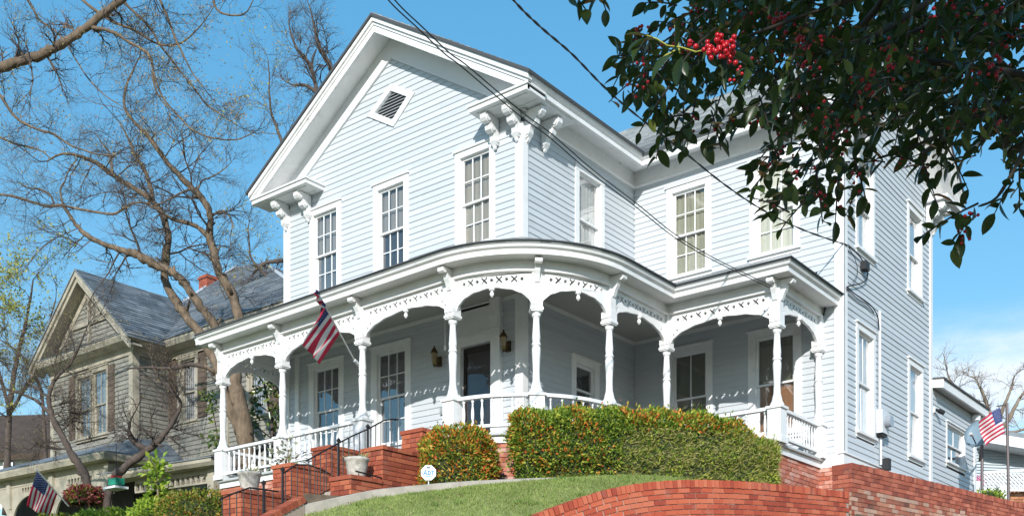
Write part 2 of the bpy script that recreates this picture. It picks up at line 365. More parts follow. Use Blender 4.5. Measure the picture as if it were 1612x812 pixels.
# concrete edging
mb = MB(); m = len(curb)
for i, p in enumerate(curb):
    d = (curb[min(m - 1, i + 1)] - curb[max(0, i - 1)]); d.z = 0; d.normalize(); nr = Vector((d.y, -d.x, 0))
    w = .02 * math.sin(i * 2.1)
    for o, z in ((.05, -.26), (.05 + w * .3, -.005), (.02, .012), (-.16, .012), (-.16, -.26)): mb.v.append(tuple(p + nr * o + Vector((0, 0, z))))
mb.f = [(i * 5 + j, i * 5 + (j + 1) % 5, (i + 1) * 5 + (j + 1) % 5, (i + 1) * 5 + j) for i in range(m - 1) for j in range(5)] + [(0, 1, 2, 3, 4), tuple((m - 1) * 5 + j for j in range(5))]; mb.m = [0] * len(mb.f)
tag(mb.build('concrete_kerb', CONC), 'curved grey concrete edging between the grass and the hedge', 'kerb')

# ------------------------------------------------------------------ the pale blue house
house = thing('clapboard_house', 'two storey pale blue clapboard house with white trim and curved corner porch', 'house', (-1, 2, 2.5))
def hpart(name, mb, mat, parent=None, smooth=False, label=None, kind=None):
    o = mb.build(name, mat, parent or house, smooth, kind)
    if label: o['label'] = label
    return o
class Plane:
    """a wall plane: 'A' faces the street (-y), 'B' faces right (+x). P(a along, d outward, z)"""
    def __init__(s, kind, c): s.k = kind; s.c = c
    def P(s, a, d, z): return (a, s.c - d, z) if s.k == 'A' else (s.c + d, a, z)
    def box(s, mb, a0, a1, d0, d1, z0, z1, mi=0):
        p, q = s.P(a0, d0, z0), s.P(a1, d1, z1)
        mb.box(min(p[0], q[0]), max(p[0], q[0]), min(p[1], q[1]), max(p[1], q[1]), z0, z1, mi); return mb
    @property
    def rot(s): return (0, 0, 0) if s.k == 'A' else (0, 0, R(90))
PA, PB, PC, PD = Plane('A', 0), Plane('B', 0), Plane('A', D1), Plane('B', W2)
ZF, ZFL = 3.6, 3.6
RIDGE, EAVE = 12.22, 9.87
AU, AH = -3.17, 3.72            # gable centre and half width with overhang
SLA = (RIDGE - EAVE) / AH
def zroofA(u): return RIDGE - SLA * abs(u - AU)
DV, DH = 6.195, 3.03
SLD = (RIDGE - EAVE) / DH
def zroofD(v): return RIDGE - SLD * abs(v - DV)
# backing walls (boards and trim are fixed in front of these)
def wallpart(poly, pl, d0, d1):
    mb = MB(); mb.prism(poly, lambda a, z, t: pl.P(a, t, z), d0, d1); return hpart('siding_wall', mb, BACKING)
wA = wallpart([(XL, 3.4), (0, 3.4), (0, 9.9), (AU, 12.0), (XL, 9.9)], PA, -.30, -.125)
wB = wallpart([(.29, 3.4), (D1 + .1, 3.4), (D1 + .1, 9.85), (.29, 9.85)], PB, -.27, -.125)
wC = wallpart([(.0, 3.4), (W2 - .28, 3.4), (W2 - .28, 9.85), (.0, 9.85)], PC, -.30, -.126)
wD = wallpart([(D1 + .05, 2.6), (DEND, 2.6), (DEND, 9.9), (DV, 12.0), (D1 + .05, 9.9)], PD, -.27, -.125)
mb = MB(); mb.box(XL, XL + .12, .2, 8.5, 3.4, 9.85); hpart('side_wall', mb, SIDING)
mb = MB(); mb.box(XL + .1, W2 - .3, DEND - .25, DEND - .05, 2.6, 9.85); hpart('rear_wall', mb, SIDING)

# clapboards -------------------------------------------------------
EXPO = .113
def board_mesh():
    mb = MB(); mb.prism([(.006, -.012), (-.017, -.012), (-.019, 0), (-.003, EXPO), (.006, EXPO)], lambda y, z, t: (t, y, z), 0, 1); return mb.mesh('siding_board', SIDING)
BOARD = board_mesh(); boards = []
def clad(wall, pl, a0, a1, z0, z1, holes=(), clip=None, w=1.0):
    k0 = math.floor((z0 - 3.6) / EXPO); z = 3.6 + k0 * EXPO
    while z < z1 - .02:
        if z >= z0 - .06:
            lo, hi = (a0, a1) if clip is None else clip(z + EXPO * .5)
            lo, hi = max(lo, a0), min(hi, a1); segs = [(lo, hi)]
            for h in holes:
                if h[2] < z + EXPO * .6 and h[3] > z + EXPO * .4:
                    ns = []
                    for s0, s1 in segs:
                        if h[1] <= s0 or h[0] >= s1: ns.append((s0, s1)); continue
                        if h[0] > s0: ns.append((s0, h[0]))
                        if h[1] < s1: ns.append((h[1], s1))
                    segs = ns
            for s0, s1 in segs:
                while s1 - s0 > .05:
                    e = s1
                    if s1 - s0 > 2.0 and random.random() < .5: e = s0 + random.uniform(.7, s1 - s0 - .4)   # butt joints in long runs
                    p = pl.P((s0 + e) / 2, 0, z)
                    boards.append(((e - s0) * EXPO * w / depth(p) ** 2, wall, pl, s0, e - .002, z)); s0 = e
        z += EXPO
# windows ----------------------------------------------------------
def window(pl, a0, a1, z0, z1, zm, cols, rows, cur, glass=GLASS, tw=.17, label=None, parent=None, cur_d=-.105, lower_cur=None, sill=True, head=.19, wh=WHITE, rows_low=None):
    """glass opening a0..a1, z0..z1 with the meeting rail at zm; returns the hole for the boards"""
    tw_in = .045
    mb = MB(); o0, o1 = a0 - tw, a1 + tw; i0, i1 = a0 - tw_in, a1 + tw_in
    zs, zt = z0 - .07, z1 + tw_in
    pl.box(mb, o0, i0, -.124, .030, zs, zt); pl.box(mb, i1, o1, -.124, .030, zs, zt)
    pl.box(mb, o0, o1, -.124, .034, zt, zt + head - tw_in - .03); pl.box(mb, o0 - .03, o1 + .03, -.02, .065, zt + head - tw_in - .03, zt + head - tw_in)
    w = mb.build('window', wh, parent or house)
    if label: w['label'] = label
    if sill:
        mb = MB(); pl.box(mb, o0 - .025, o1 + .025, -.123, .075, zs - .05, zs); pl.box(mb, o0, o1, -.02, .026, zs - .11, zs - .05); mb.build('sill', wh, w)
    pm = cube_mesh(glass)
    for k, (b, t, d, rr) in enumerate(((zm - .02, z1 + .045, -.028, rows), (z0 - .07, zm + .02, -.062, rows_low or rows))):
        mb = MB(); bb = b + (.035 if k == 0 else .07); tt = t - (.045 if k == 0 else .035)
        pl.box(mb, i0, a0, d - .034, d, b, t); pl.box(mb, a1, i1, d - .034, d, b, t)
        pl.box(mb, a0, a1, d - .034, d - .001, b, bb); pl.box(mb, a0, a1, d - .034, d - .001, tt, t)
        for c in range(1, cols):
            x = a0 + (a1 - a0) * c / cols; pl.box(mb, x - .010, x + .010, d - .026, d - .008, bb, tt)
        for r in range(1, rr):
            z = bb + (tt - bb) * r / rr
            for c in range(cols):
                x0 = a0 + (a1 - a0) * c / cols + (.010 if c else 0); x1 = a0 + (a1 - a0) * (c + 1) / cols - (.010 if c < cols - 1 else 0)
                pl.box(mb, x0, x1, d - .026, d - .009, z - .009, z + .009)
        mb.build('sash', wh, w)
        for c in range(cols):
            for r in range(rr):
                x0 = a0 + (a1 - a0) * c / cols; x1 = a0 + (a1 - a0) * (c + 1) / cols
                zz0 = bb + (tt - bb) * r / rr; zz1 = bb + (tt - bb) * (r + 1) / rr
                px, py, pz = pl.P((x0 + x1) / 2, d - .017, (zz0 + zz1) / 2)
                inst('pane', pm, w, (px, py, pz), (random.gauss(0, .012), 0, pl.rot[2] + random.gauss(0, .012)), (x1 - x0 - .004, .004, zz1 - zz0 - .004))
    # gently pleated sheet behind the glass: curtain, blind, painted dark room or reflection
    def sheet(mat, za, zb, nm, amp=.010):
        mb = MB(); N = 24
        for i in range(N + 1):
            x = i0 + (i1 - i0) * i / N; dd = cur_d + amp * math.sin(i * 1.9 + a0 * 3)
            for z in (za, zb): mb.v.append(pl.P(x, dd, z))
            for z in (za, zb): mb.v.append(pl.P(x, dd - .004, z))
        for i in range(N):
            q = i * 4
            mb.f += [(q, q + 4, q + 5, q + 1), (q + 2, q + 3, q + 7, q + 6)]; mb.m += [0, 0]
        mb.build(nm, mat, w, True)
    if cur is not None:
        if lower_cur is None: sheet(cur, z0 - .06, z1 + .04, 'curtain')
        else: sheet(cur, zm, z1 + .04, 'curtain'); sheet(lower_cur, z0 - .06, zm - .003, 'curtain')
    return (o0 + .012, o1 - .012, zs - .10, zt + head - tw_in - .01)
C_GREY = curtain_mat('grey_sheer_curtain', (.23, .22, .20)); C_DARK = curtain_mat('painted_dark_room', (.045, .05, .06)); C_BEIGE = curtain_mat('beige_curtain', (.30, .27, .21))  # C_DARK is no cloth: its dark colour stands for the unlit room
C_WHITE = curtain_mat('white_lace_curtain', (.66, .65, .62), 30); C_OLIVE = curtain_mat('olive_shade', (.27, .27, .20)); C_CREAM = curtain_mat('cream_shade', (.52, .51, .40))
C_OLIVED = curtain_mat('dark_olive_shade', (.13, .135, .09)); C_BROWN = curtain_mat('brown_panel', (.30, .15, .07)); C_BLUE = curtain_mat('painted_blue_reflection', (.42, .56, .66)); C_SLATE = curtain_mat('slate_curtain', (.11, .125, .135))  # C_BLUE is a window reflection put into the sheet colour
holesA = []
ZU0, ZU1, ZUM, ZL0, ZL1, ZLM = 7.60, 9.13, 8.33, 4.26, 5.95, 5.12
holesA.append(window(PA, -5.39, -4.78, ZU0, ZU1, ZUM, 3, 2, C_GREY, lower_cur=C_SLATE, label='upper window with grey curtains at the left of the gable'))
holesA.append(window(PA, -3.51, -2.90, ZU0, ZU1, ZUM, 3, 2, C_GREY, lower_cur=C_DARK))
holesA.append(window(PA, -1.37, -.77, ZU0, ZU1, ZUM, 3, 2, C_BEIGE, label='upper window with beige curtains nearest the corner'))
holesA.append(window(PA, -5.38, -4.72, ZL0, ZL1, ZLM, 3, 2, C_DARK, GLASS_D, tw=.2))
holesA.append(window(PA, -3.54, -2.86, ZL0, ZL1, ZLM, 3, 2, C_DARK, GLASS_D, tw=.2, lower_cur=C_SLATE))
holesB = [window(PB, 1.76, 2.40, ZU0, ZU1, ZUM, 1, 1, C_WHITE, label='upper side window with white lace curtain'),
          window(PB, 1.66, 2.20, 4.72, 5.52, 5.10, 1, 1, C_DARK, GLASS_D, tw=.19, label='small dark window under the porch ceiling')]
holesC = [window(PC, .94, 1.57, ZU0, ZU1, ZUM, 3, 2, C_OLIVE), window(PC, 2.71, 3.35, ZU0, ZU1, ZUM, 3, 2, C_CREAM, label='upper window with cream shade behind the holly branch'),
          window(PC, .95, 1.59, ZL0, ZL1, ZLM, 2, 1, C_OLIVED, GLASS_D, tw=.18), window(PC, 2.70, 3.37, ZL0, ZL1, ZLM, 2, 1, C_OLIVED, GLASS_D, tw=.19, lower_cur=C_BROWN, label='porch window with a brown panel in its lower half')]  # lower sash backed by a plain brown sheet
holesD = [window(PD, 4.44, 5.10, ZU0, ZU1, ZUM, 1, 1, C_WHITE, tw=.15), window(PD, 7.29, 7.95, ZU0, ZU1, ZUM, 1, 1, C_WHITE, tw=.15),
          window(PD, 4.46, 5.13, ZL0, ZL1 + .04, ZLM, 2, 1, C_WHITE, tw=.15, lower_cur=C_BLUE, label='side window with painted pale blue reflection and white curtain'), window(PD, 7.33, 8.00, ZL0, ZL1 + .03, ZLM, 1, 1, C_WHITE, tw=.15)]
# front door with pilaster and tall head panel
mb = MB(); PA.box(mb, -1.52, -1.40, -.124, .045, ZF, 5.72); PA.box(mb, -1.52, -.64, -.124, .04, 5.72, 5.86); PA.box(mb, -1.55, -.64, -.03, .07, 5.86, 5.91); PA.box(mb, -1.50, -.64, -.124, .03, 5.91, 6.40)
door = hpart('front_door', mb, WHITE, label='dark front door with a glazed storm door in a white frame')
mb = MB(); PA.box(mb, -1.40, -.64, -.11, -.075, ZF + .02, 5.70); mb.build('door_leaf', M('dark_door_paint', (.022, .015, .014), .3, noise=(6, .3)), door)
mb = MB(); PA.box(mb, -1.33, -.71, -.066, -.060, ZF + .35, 5.6); mb.build('door_glass', glass_mat('storm_door_glass', .03), door)
mb = MB(); PA.box(mb, -1.40, -1.34, -.07, -.052, ZF + .02, 5.70); PA.box(mb, -.70, -.64, -.07, -.052, ZF + .02, 5.70); PA.box(mb, -1.34, -.70, -.07, -.053, 5.61, 5.70); PA.box(mb, -1.34, -.70, -.07, -.053, ZF + .02, ZF + .34); mb.build('storm_door_frame', M('dark_bronze', (.03, .022, .02), .4), door)
mb = MB(); PA.box(mb, -.64, -.43, -.124, .10, ZF, 6.10); PA.box(mb, -.67, -.40, -.02, .13, 6.10, 6.16); PA.box(mb, -.65, -.42, -.02, .115, 6.16, 6.43); PA.box(mb, -.67, -.40, -.02, .13, ZF, ZF + .18); PA.box(mb, -.60, -.47, .09, .112, 5.9, 6.06); hpart('door_pilaster', mb, WHITE)
holesA.append((-1.51, -.43, ZF - .2, 6.42))
# gable louvre: square turned on its corner
VC = (-3.19, 10.73); hw = .40
dx, dz = Vector((math.cos(.62), math.sin(.62))), Vector((-math.sin(.62), math.cos(.62)))
VCORN = [(-3.19, 11.14), (-2.55, 10.76), (-3.12, 10.29), (-3.84, 10.72)]
def vq(s):   # scaled quad about the centre
    return [(VC[0] + (a - VC[0]) * s, VC[1] + (b - VC[1]) * s) for a, b in VCORN]
mb = MB(); o, i = vq(1.0), vq(.68)
for k in range(4):
    l = (k + 1) % 4; mb.prism([o[k], o[l], i[l], i[k]], lambda a, z, t: PA.P(a, t, z), -.02, .04)
vent = hpart('gable_vent', mb, WHITE)
mb = MB(); mb.prism(vq(.70), lambda a, z, t: PA.P(a, t, z), -.10, -.06); mb.build('vent_back', M('dark_void', (.03, .03, .032), .9), vent)
z = 10.47
while z < 11.02:
    xs = []
    for k in range(4):
        (a0, b0), (a1, b1) = i[k], i[(k + 1) % 4]
        if (b0 - z) * (b1 - z) < 0: xs.append(a0 + (a1 - a0) * (z - b0) / (b1 - b0))
    if len(xs) == 2:
        mb = MB(); mb.prism([(-.05, z + .035), (.005, z - .006), (.012, z + .002), (-.04, z + .045)], lambda d, zz, t: PA.P(t, d, zz), min(xs), max(xs)); mb.build('louver', M('grey_louvre_paint', (.55, .57, .60), .6), vent)
    z += .058
# lay the boards
VENT_HOLES = []; zz = 3.6
while zz < 11.3:
    xs = []; q_ = vq(.93); zm_ = zz + EXPO * .5
    for k in range(4):
        (a0, b0), (a1, b1) = q_[k], q_[(k + 1) % 4]
        if (b0 - zm_) * (b1 - zm_) < 0: xs.append(a0 + (a1 - a0) * (zm_ - b0) / (b1 - b0))
    if len(xs) == 2: VENT_HOLES.append((min(xs), max(xs), zz, zz + EXPO))
    zz += EXPO
gclip = lambda z: (AU - (RIDGE - .45 - z) / SLA, AU + (RIDGE - .45 - z) / SLA) if z > 9.2 else (-99, 99)
clad(wA, PA, XL + .14, -.12, 3.6, 6.45, [h for h in holesA if h[3] < 7], w=.5)
clad(wA, PA, XL + .14, -.12, 7.2, 11.75, [h for h in holesA if h[3] > 7] + VENT_HOLES, lambda z: gclip(z), w=2)
clad(wB, PB, .12, D1 + .02, 3.6, 6.45, holesB[1:], w=.5); clad(wB, PB, .12, D1 + .02, 7.2, 9.53, holesB[:1], w=1.6)
clad(wC, PC, .02, W2 - .12, 3.6, 6.45, holesC[2:], w=.6); clad(wC, PC, .02, W2 - .12, 7.0, 9.53, holesC[:2], w=1.6); clad(wC, PC, 3.85, W2 - .12, 6.45, 7.0)
dclip = lambda z: (DV - (RIDGE - .45 - z) / SLD, DV + (RIDGE - .45 - z) / SLD) if z > 9.5 else (-99, 99)
clad(wD, PD, D1 + .15, DEND - .1, 3.72, 11.8, holesD, dclip, w=.8)
boards.sort(key=lambda b: -b[0]); rest = {}
for n, (sc, wall, pl, s0, e, z) in enumerate(boards):
    if n < 300:
        o = inst('siding_board', BOARD, wall, pl.P(s0, 0, z), (0, random.uniform(-.0008, .0008), pl.rot[2]), (e - s0, random.uniform(.9, 1.1), 1))
    else: rest.setdefault(wall.name, (wall, []))[1].append((pl, s0, e, z))
prof = [(.006, -.012), (-.017, -.012), (-.019, 0), (-.003, EXPO), (.006, EXPO)]
for wall, lst in rest.values():
    mb = MB()
    for pl, s0, e, z in lst: mb.prism(prof, lambda y, zz, t: pl.P(t, -y, zz + z), s0, e)
    mb.build('siding_boards', SIDING, wall, kind='stuff')
# corner boards and base board
def cboard(name, mb): return hpart(name, mb, WHITE)
mb = MB(); PA.box(mb, -.13, .035, -.02, .036, 3.6, 9.40); PB.box(mb, -.036 + .0, .13, -.02, .035, 3.6, 9.40) if False else mb.box(.0, .036, .001, .13, 3.6, 9.40); cboard('corner_board', mb)
mb = MB(); PA.box(mb, XL - .03, XL + .15, -.02, .036, 3.6, 9.5); mb.box(XL - .032, XL, .0, .15, 3.6, 9.5); cboard('corner_board', mb)
mb = MB(); PC.box(mb, W2 - .13, W2 + .036, -.02, .036, 3.66, 9.53); mb.box(W2, W2 + .036, D1 + .0, D1 + .16, 3.66, 9.6); cboard('corner_board', mb)
mb = MB(); mb.box(W2 - .03, W2 + .036, DEND - .13, DEND + .03, 3.3, 9.6); cboard('corner_board', mb)
mb = MB(); mb.box(W2 - .05, W2 + .05, D1 - .055, DEND, 3.44, 3.66); mb.box(W2 - .4, W2 - .05, D1 - .055, D1 + .03, 3.44, 3.66); mb.box(W2 - .05, W2 + .075, D1 - .08, DEND, 3.66, 3.685); cboard('base_board', mb)
mb = MB(); PA.box(mb, -5.98, -5.86, -.02, .06, 3.6, 6.4); cboard('corner_board', mb)
# eaves: crown, fascia, sloping soffit, frieze -----------------------
def eave_profile(): return [(.44, 9.67), (.50, 9.67), (.50, 9.76), (.545, 9.79), (.56, 9.85), (.56, 9.875), (.44, 9.875)]
EP = [(0, .10), (0, D1), (W2, D1)]
ep = [(0, -.0), (0, D1), (W2 + .0, D1)]
def straight(path, prof, name, mat=WHITE): mb = MB(); mb.sweep(path, prof); return hpart(name, mb, mat)
straight([(0, -.44), (0, D1), (W2 + .56, D1)], eave_profile(), 'eave_fascia')
straight([(0, -.02), (0, D1), (W2 + .45, D1)], [(.0, 9.84), (.44, 9.69), (.44, 9.71), (.0, 9.86)], 'eave_soffit')
straight([(0, .0), (0, D1), (W2 + .03, D1)], [(-.02, 9.55), (.03, 9.55), (.03, 9.845), (-.02, 9.845)], 'eave_frieze')
straight([(0, .0), (0, D1), (W2 + .05, D1)], [(-.02, 9.50), (.045, 9.50), (.06, 9.535), (.05, 9.55), (-.02, 9.55)], 'frieze_moulding')
mb = MB(); mb.sweep([(XL, 8.6), (XL, -.44)], eave_profile()); hpart('eave_fascia', mb, WHITE)
# rakes
def rake(fn, zr, c, half, t_out, t_wall, right=True, left=True):
    """raked cornice on a gable; fn(a, z, t): t = outward distance"""
    for sg in ([-1] if left else []) + ([1] if right else []):
        def P(dd): return lambda a, z, t: fn(a, z, t)
        def bandz(dz0, dz1, a_end, t0, t1, name, mat=WHITE, a_in=0.0):
            mb = MB(); mb.prism([(c + sg * a_in, zr(c + a_in) + dz0), (c + sg * a_end, zr(c + a_end) + dz0), (c + sg * a_end, zr(c + a_end) + dz1), (c + sg * a_in, zr(c + a_in) + dz1)], fn, t0, t1)
            return hpart(name, mb, mat)
        bandz(-.012, -.11, half, t_out - .06, t_out + .05, 'rake_crown', WHITE2 if sg < 0 else WHITE)
        bandz(-.11, -.17, half - .02, t_out - .06, t_out + .015, 'rake_moulding', WHITE2 if sg < 0 else WHITE)
        bandz(-.17, -.30, half - .05, t_out - .06, t_out - .005, 'rake_fascia', WHITE2 if sg < 0 else WHITE)
        bandz(-.21, -.19, half - .1, -.01, t_out - .062, 'rake_soffit')
        bandz(-.211, -.57, half - .47, -.02, .04, 'rake_frieze', M('frieze_white_paint', (.78, .78, .78), .5, noise=(4, .03)))
        bandz(-.571, -.60, half - .45, -.02, .055, 'rake_bead', WHITE)
rake(lambda a, z, t: (a, -t, z), zroofA, AU, AH, .50, 0)
rake(lambda a, z, t: (W2 + t, a, z), zroofD, DV, DH, .50, 0)
# eave returns with flat soffits
def ret(x0, x1, y0, y1):
    mb = MB(); mb.box(x0, x1, y0, y1, 9.62, 9.70); mb.box(x0 - .03, x1 + .03, y0 - .03, y1 if y1 < .1 else y1 + .0, 9.70, 9.735)
    o = hpart('eave_return', mb, WHITE)
    mb = MB(); cx, cy = (x0 + x1) / 2, (y0 + y1) / 2
    mb.box(x0 + .1, x1 - .1, y0 + .1, y0 + .13, 9.605, 9.62); mb.box(x0 + .1, x1 - .1, y1 - .13, y1 - .1, 9.605, 9.62); mb.build('soffit_moulding', WHITE, o)
ret(-.80, .50, -.50, -.002); ret(-6.84, -5.12, -.50, -.002)
mb = MB(); mb.box(.002, .44, .0, .95, 9.62, 9.67); hpart('eave_return', mb, WHITE)
mb = MB(); mb.box(W2 + .002, W2 + .5, DEND - .5, DEND + .52, 9.62, 9.70); mb.box(W2 - .4, W2, DEND + .02, DEND + .52, 9.62, 9.70); hpart('eave_return', mb, WHITE)
mb = MB(); mb.box(W2 + .002, W2 + .5, D1 - .5, D1 + .75, 9.62, 9.70); hpart('eave_return', mb, WHITE)
# scroll brackets
def bracket_mesh():
    mb = MB(); pr = [(.0, 0), (.36, 0), (.38, -.04), (.38, -.10), (.34, -.15), (.27, -.165), (.235, -.155), (.25, -.20), (.235, -.26), (.18, -.295), (.13, -.285), (.115, -.33), (.10, -.40), (.06, -.46), (.0, -.47)]
    mb.prism(pr, lambda d, z, t: (t, -d, z), -.06, .06)
    for cx, cz, r in ((.30, -.085, .075), (.17, -.225, .06), (.055, -.40, .045)):
        for sx in (-1, 1):
            k = 10; ring = [(cx + r * .75 * math.cos(2 * math.pi * i / k), cz + r * .75 * math.sin(2 * math.pi * i / k)) for i in range(k)]
            mb.prism(ring, lambda d, z, t: (t, -d, z), sx * .06, sx * .082)
    mb.prism([(.02, -.47), (.07, -.47), (.05, -.52), (.03, -.54)], lambda d, z, t: (t, -d, z), -.03, .03)
    return mb.mesh('eave_bracket', WHITE)
BR = bracket_mesh()
for x in (-.56, -.07, -6.27, -5.55): inst('eave_bracket', BR, house, (x, -.03, 9.605))
for y in (.09, .58): inst('eave_bracket', BR, house, (.03, y, 9.605), (0, 0, R(90)))
for y in (D1 + .12, D1 + .6, DEND - .35, DEND - .02): inst('eave_bracket', BR, house, (W2 + .03, y, 9.605), (0, 0, R(90)))
for x in (W2 - .1, W2 - .6): inst('eave_bracket', BR, house, (x, DEND + .02, 9.605), (0, 0, R(180)))
# roofs: stepped shingle courses
def roof_slope(fn, L0, L1, run0, run1, zr, name='roof', n=26, th=.035):
    """fn(a along, r across, z); courses step down from the ridge (run0) to the eave (run1)"""
    mb = MB()
    for i in range(n):
        r0 = run0 + (run1 - run0) * i / n; r1 = run0 + (run1 - run0) * (i + 1) / n
        z0, z1 = zr(r0), zr(r1)
        t = L0
        while t < L1 - .01:
            t2 = min(L1, t + random.uniform(.22, .5)); j = random.uniform(-.004, .006)
            mb.prism([(r0, z0 - .02), (r0, z0 + .006), (r1, z1 + .022 + j), (r1, z1 - .02)], lambda r, z, q: fn(q, r, z), t, t2 - .004); t = t2
    o = hpart(name, mb, SHINGLE)
    mb = MB(); mb.prism([(run0, zr(run0) - .06), (run1 + math.copysign(.02, run1 - run0), zr(run1) - .055), (run1 + math.copysign(.03, run1 - run0), zr(run1) - .005), (run0, zr(run0) - .005)], lambda r, z, t: fn(t, r, z), L0 - .012, L1 + .012); mb.build('roof_edge', DARK_EDGE, o)
    return o
roof_slope(lambda t, r, z: (r, t, z), -.57, 6.2, AU, AU + AH + .02, lambda r: zroofA(r) + .03)
roof_slope(lambda t, r, z: (r, t, z), -.57, 9.0, AU, AU - AH - .02, lambda r: zroofA(r) + .03)
roof_slope(lambda t, r, z: (t, r, z), AU, W2 + .57, DV, DV - DH - .04, lambda r: zroofD(r) + .03)
roof_slope(lambda t, r, z: (t, r, z), AU, W2 + .57, DV, DV + DH + .04, lambda r: zroofD(r) + .03)

# ------------------------------------------------------------------ the porch
RP = 1.81
NARC = 20
def post_path(off=0.0, n=NARC):
    """porch line from the left end round the corner to the right wing, offset outward"""
    pts = [(-6.34, -1.62 - off), (0, -RP - off)]
    pts += [((RP + off) * math.sin(a), -(RP + off) * math.cos(a)) for a in [math.pi / 2 * k / n for k in range(1, n + 1)]]
    return pts
FRONT = post_path() + [(RP, 1.86), (3.9, 1.86), (3.9, D1)]
POSTS = [(-6.30, -1.62), (-4.42, -1.66), (-2.17, -1.745), (-.01, -1.81), (RP * math.sin(math.pi / 4) * .985, -RP * math.cos(math.pi / 4) * .985), (RP, .0), (RP, 1.86), (3.9, 1.86), (3.9, D1 - .08)]
E0 = .37
path = [(-6.62, -1.61)] + FRONT
def porch_sweep(name, prof, mat=WHITE, p=None):
    mb = MB(); mb.sweep(p or FRONT, prof); return hpart(name, mb, mat)
LP = [(-6.34 - .3, -1.607)] + FRONT[1:]
porch_sweep('porch_fascia', [(.30, 6.285), (.345, 6.285), (.35, 6.36), (.39, 6.385), (.41, 6.43), (.41, 6.455), (.30, 6.455)], WHITE, LP)
porch_sweep('porch_eave_soffit', [(.05, 6.30), (.30, 6.290), (.30, 6.31), (.05, 6.32)], WHITE, LP)
porch_sweep('porch_architrave', [(-.06, 6.12), (.05, 6.12), (.05, 6.42), (-.06, 6.42)], WHITE)
porch_sweep('architrave_bead', [(.05, 6.115), (.08, 6.12), (.085, 6.135), (.08, 6.15), (.05, 6.155)], WHITE)
mb = MB(); mb.sweep([(-6.34, .2), (-6.34, -1.62)], [(-.06, 6.12), (.05, 6.12), (.05, 6.42), (-.06, 6.42)]); mb.sweep([(-6.34, .2), (-6.34, -1.99)], [(.26, 6.285), (.345, 6.285), (.35, 6.36), (.41, 6.43), (.41, 6.455), (.26, 6.455)]); hpart('porch_fascia', mb, WHITE)
# ceiling and floor as strips between the wall line and the front line
def inner(p):
    x, y = p
    if x <= 0: return (x, .13)
    if y < 0: return (-.13 + .12, .13 - .12)
    if x <= RP + .01: return (-.13, y)
    return (x, D1 + .13)
def slab(name, off_in, z0, z1, mat, outer_path, cut=None):
    mb = MB(); O = outer_path; I = [inner(p) for p in O]; n = len(O)
    for i in range(n - 1):
        a, b, c, d = O[i], O[i + 1], I[i + 1], I[i]
        q = [a, b, c, d]
        if (Vector(c) - Vector(d)).length < 1e-6: q = [a, b, c]
        mb.prism(q, lambda x, y, t: (x, y, t), z0, z1)
    return hpart(name, mb, mat)
def off_path(o): 
    pts = [(-6.34 - max(o, 0), -1.62 - o)] + [(x, y) for x, y in post_path(o)[1:]]
    return pts + [(RP + o, 0.6), (RP + o, 1.86 - o)]
def two_slabs(name, o, z0, z1, mat):
    mb = MB(); O = off_path(o); I = [inner(p) for p in O]
    for i in range(len(O) - 1):
        a, b, c, d = O[i], O[i + 1], I[i + 1], I[i]
        mb.prism([a, b, c] if (Vector(c) - Vector(d)).length < 1e-6 else [a, b, c, d], lambda x, y, t: (x, y, t), z0, z1)
    mb.box(-.13, 3.9 + o, 1.86 - o, D1 + .12, z0, z1)
    return hpart(name, mb, mat)
two_slabs('porch_ceiling', -.061, 6.43, 6.46, CEIL)
two_slabs('porch_floor', .05, 3.56, 3.60, PFLOOR)
# floor boards' ends and skirt
FB = [(-6.36, -1.62)] + FRONT[1:-1] + [(3.9, D1 - .05)]
porch_sweep('porch_skirt', [(.0, 3.44), (.035, 3.44), (.035, 3.555), (.0, 3.555)], WHITE, FB)
porch_sweep('floor_nosing', [(.03, 3.557), (.085, 3.557), (.09, 3.58), (.085, 3.598), (.03, 3.598)], M('grey_floor_edge', (.5, .51, .5), .6, noise=(5, .1)), FB)
mb = MB(); mb.sweep([(-6.36, .1), (-6.36, -1.62)], [(.0, 3.44), (.035, 3.44), (.035, 3.6), (.0, 3.6)]); hpart('porch_skirt', mb, WHITE)
mb = MB(); PA.box(mb, XL, -.1, -.01, .03, 6.36, 6.43); PB.box(mb, .0, D1, -.01, .03, 6.36, 6.43); PC.box(mb, .03, 3.9, -.01, .03, 6.36, 6.43); hpart('ceiling_moulding', mb, WHITE)
# porch roof: low shingled slope from the eave up to the walls
mb = MB(); NC = 12
def pr_pt(out, inn, t, zi): return (out[0] + (inn[0] - out[0]) * t, out[1] + (inn[1] - out[1]) * t, 6.46 + (zi - 6.46) * t)
outl = [(-6.75, -2.03)] + [(x, y) for x, y in post_path(.42)[1:]] + [(RP + .42, .5), (RP + .42, 1.44), (4.32, 1.44), (4.32, D1)]
innl = [(-4.9, .1)] + [(-.1, .1)] * (NARC + 1) + [(-.1, .5), (-.1, D1 + .1), (2.06, D1 + .1), (2.06, D1 + .1)]
for i in range(len(outl) - 1):
    for k in range(NC):
        t0, t1 = k / NC, (k + 1) / NC
        a, b = pr_pt(outl[i], innl[i], t0, 7.45), pr_pt(outl[i + 1], innl[i + 1], t0, 7.45)
        c, d = pr_pt(outl[i + 1], innl[i + 1], t1, 7.45), pr_pt(outl[i], innl[i], t1, 7.45)
        up = Vector((0, 0, .018)); q = [Vector(a) + up, Vector(b) + up, Vector(c), Vector(d)]
        lo = [Vector(p) - Vector((0, 0, .03)) for p in (a, b, c, d)]
        mb.add(q + lo, [(0, 1, 2, 3), (7, 6, 5, 4), (0, 4, 5, 1)])
mb.add([(-6.75, -2.03, 6.47), (-4.9, .1, 7.45), (-6.75, .1, 6.47)], [(0, 1, 2)])
proof = hpart('porch_roof', mb, SHINGLE)
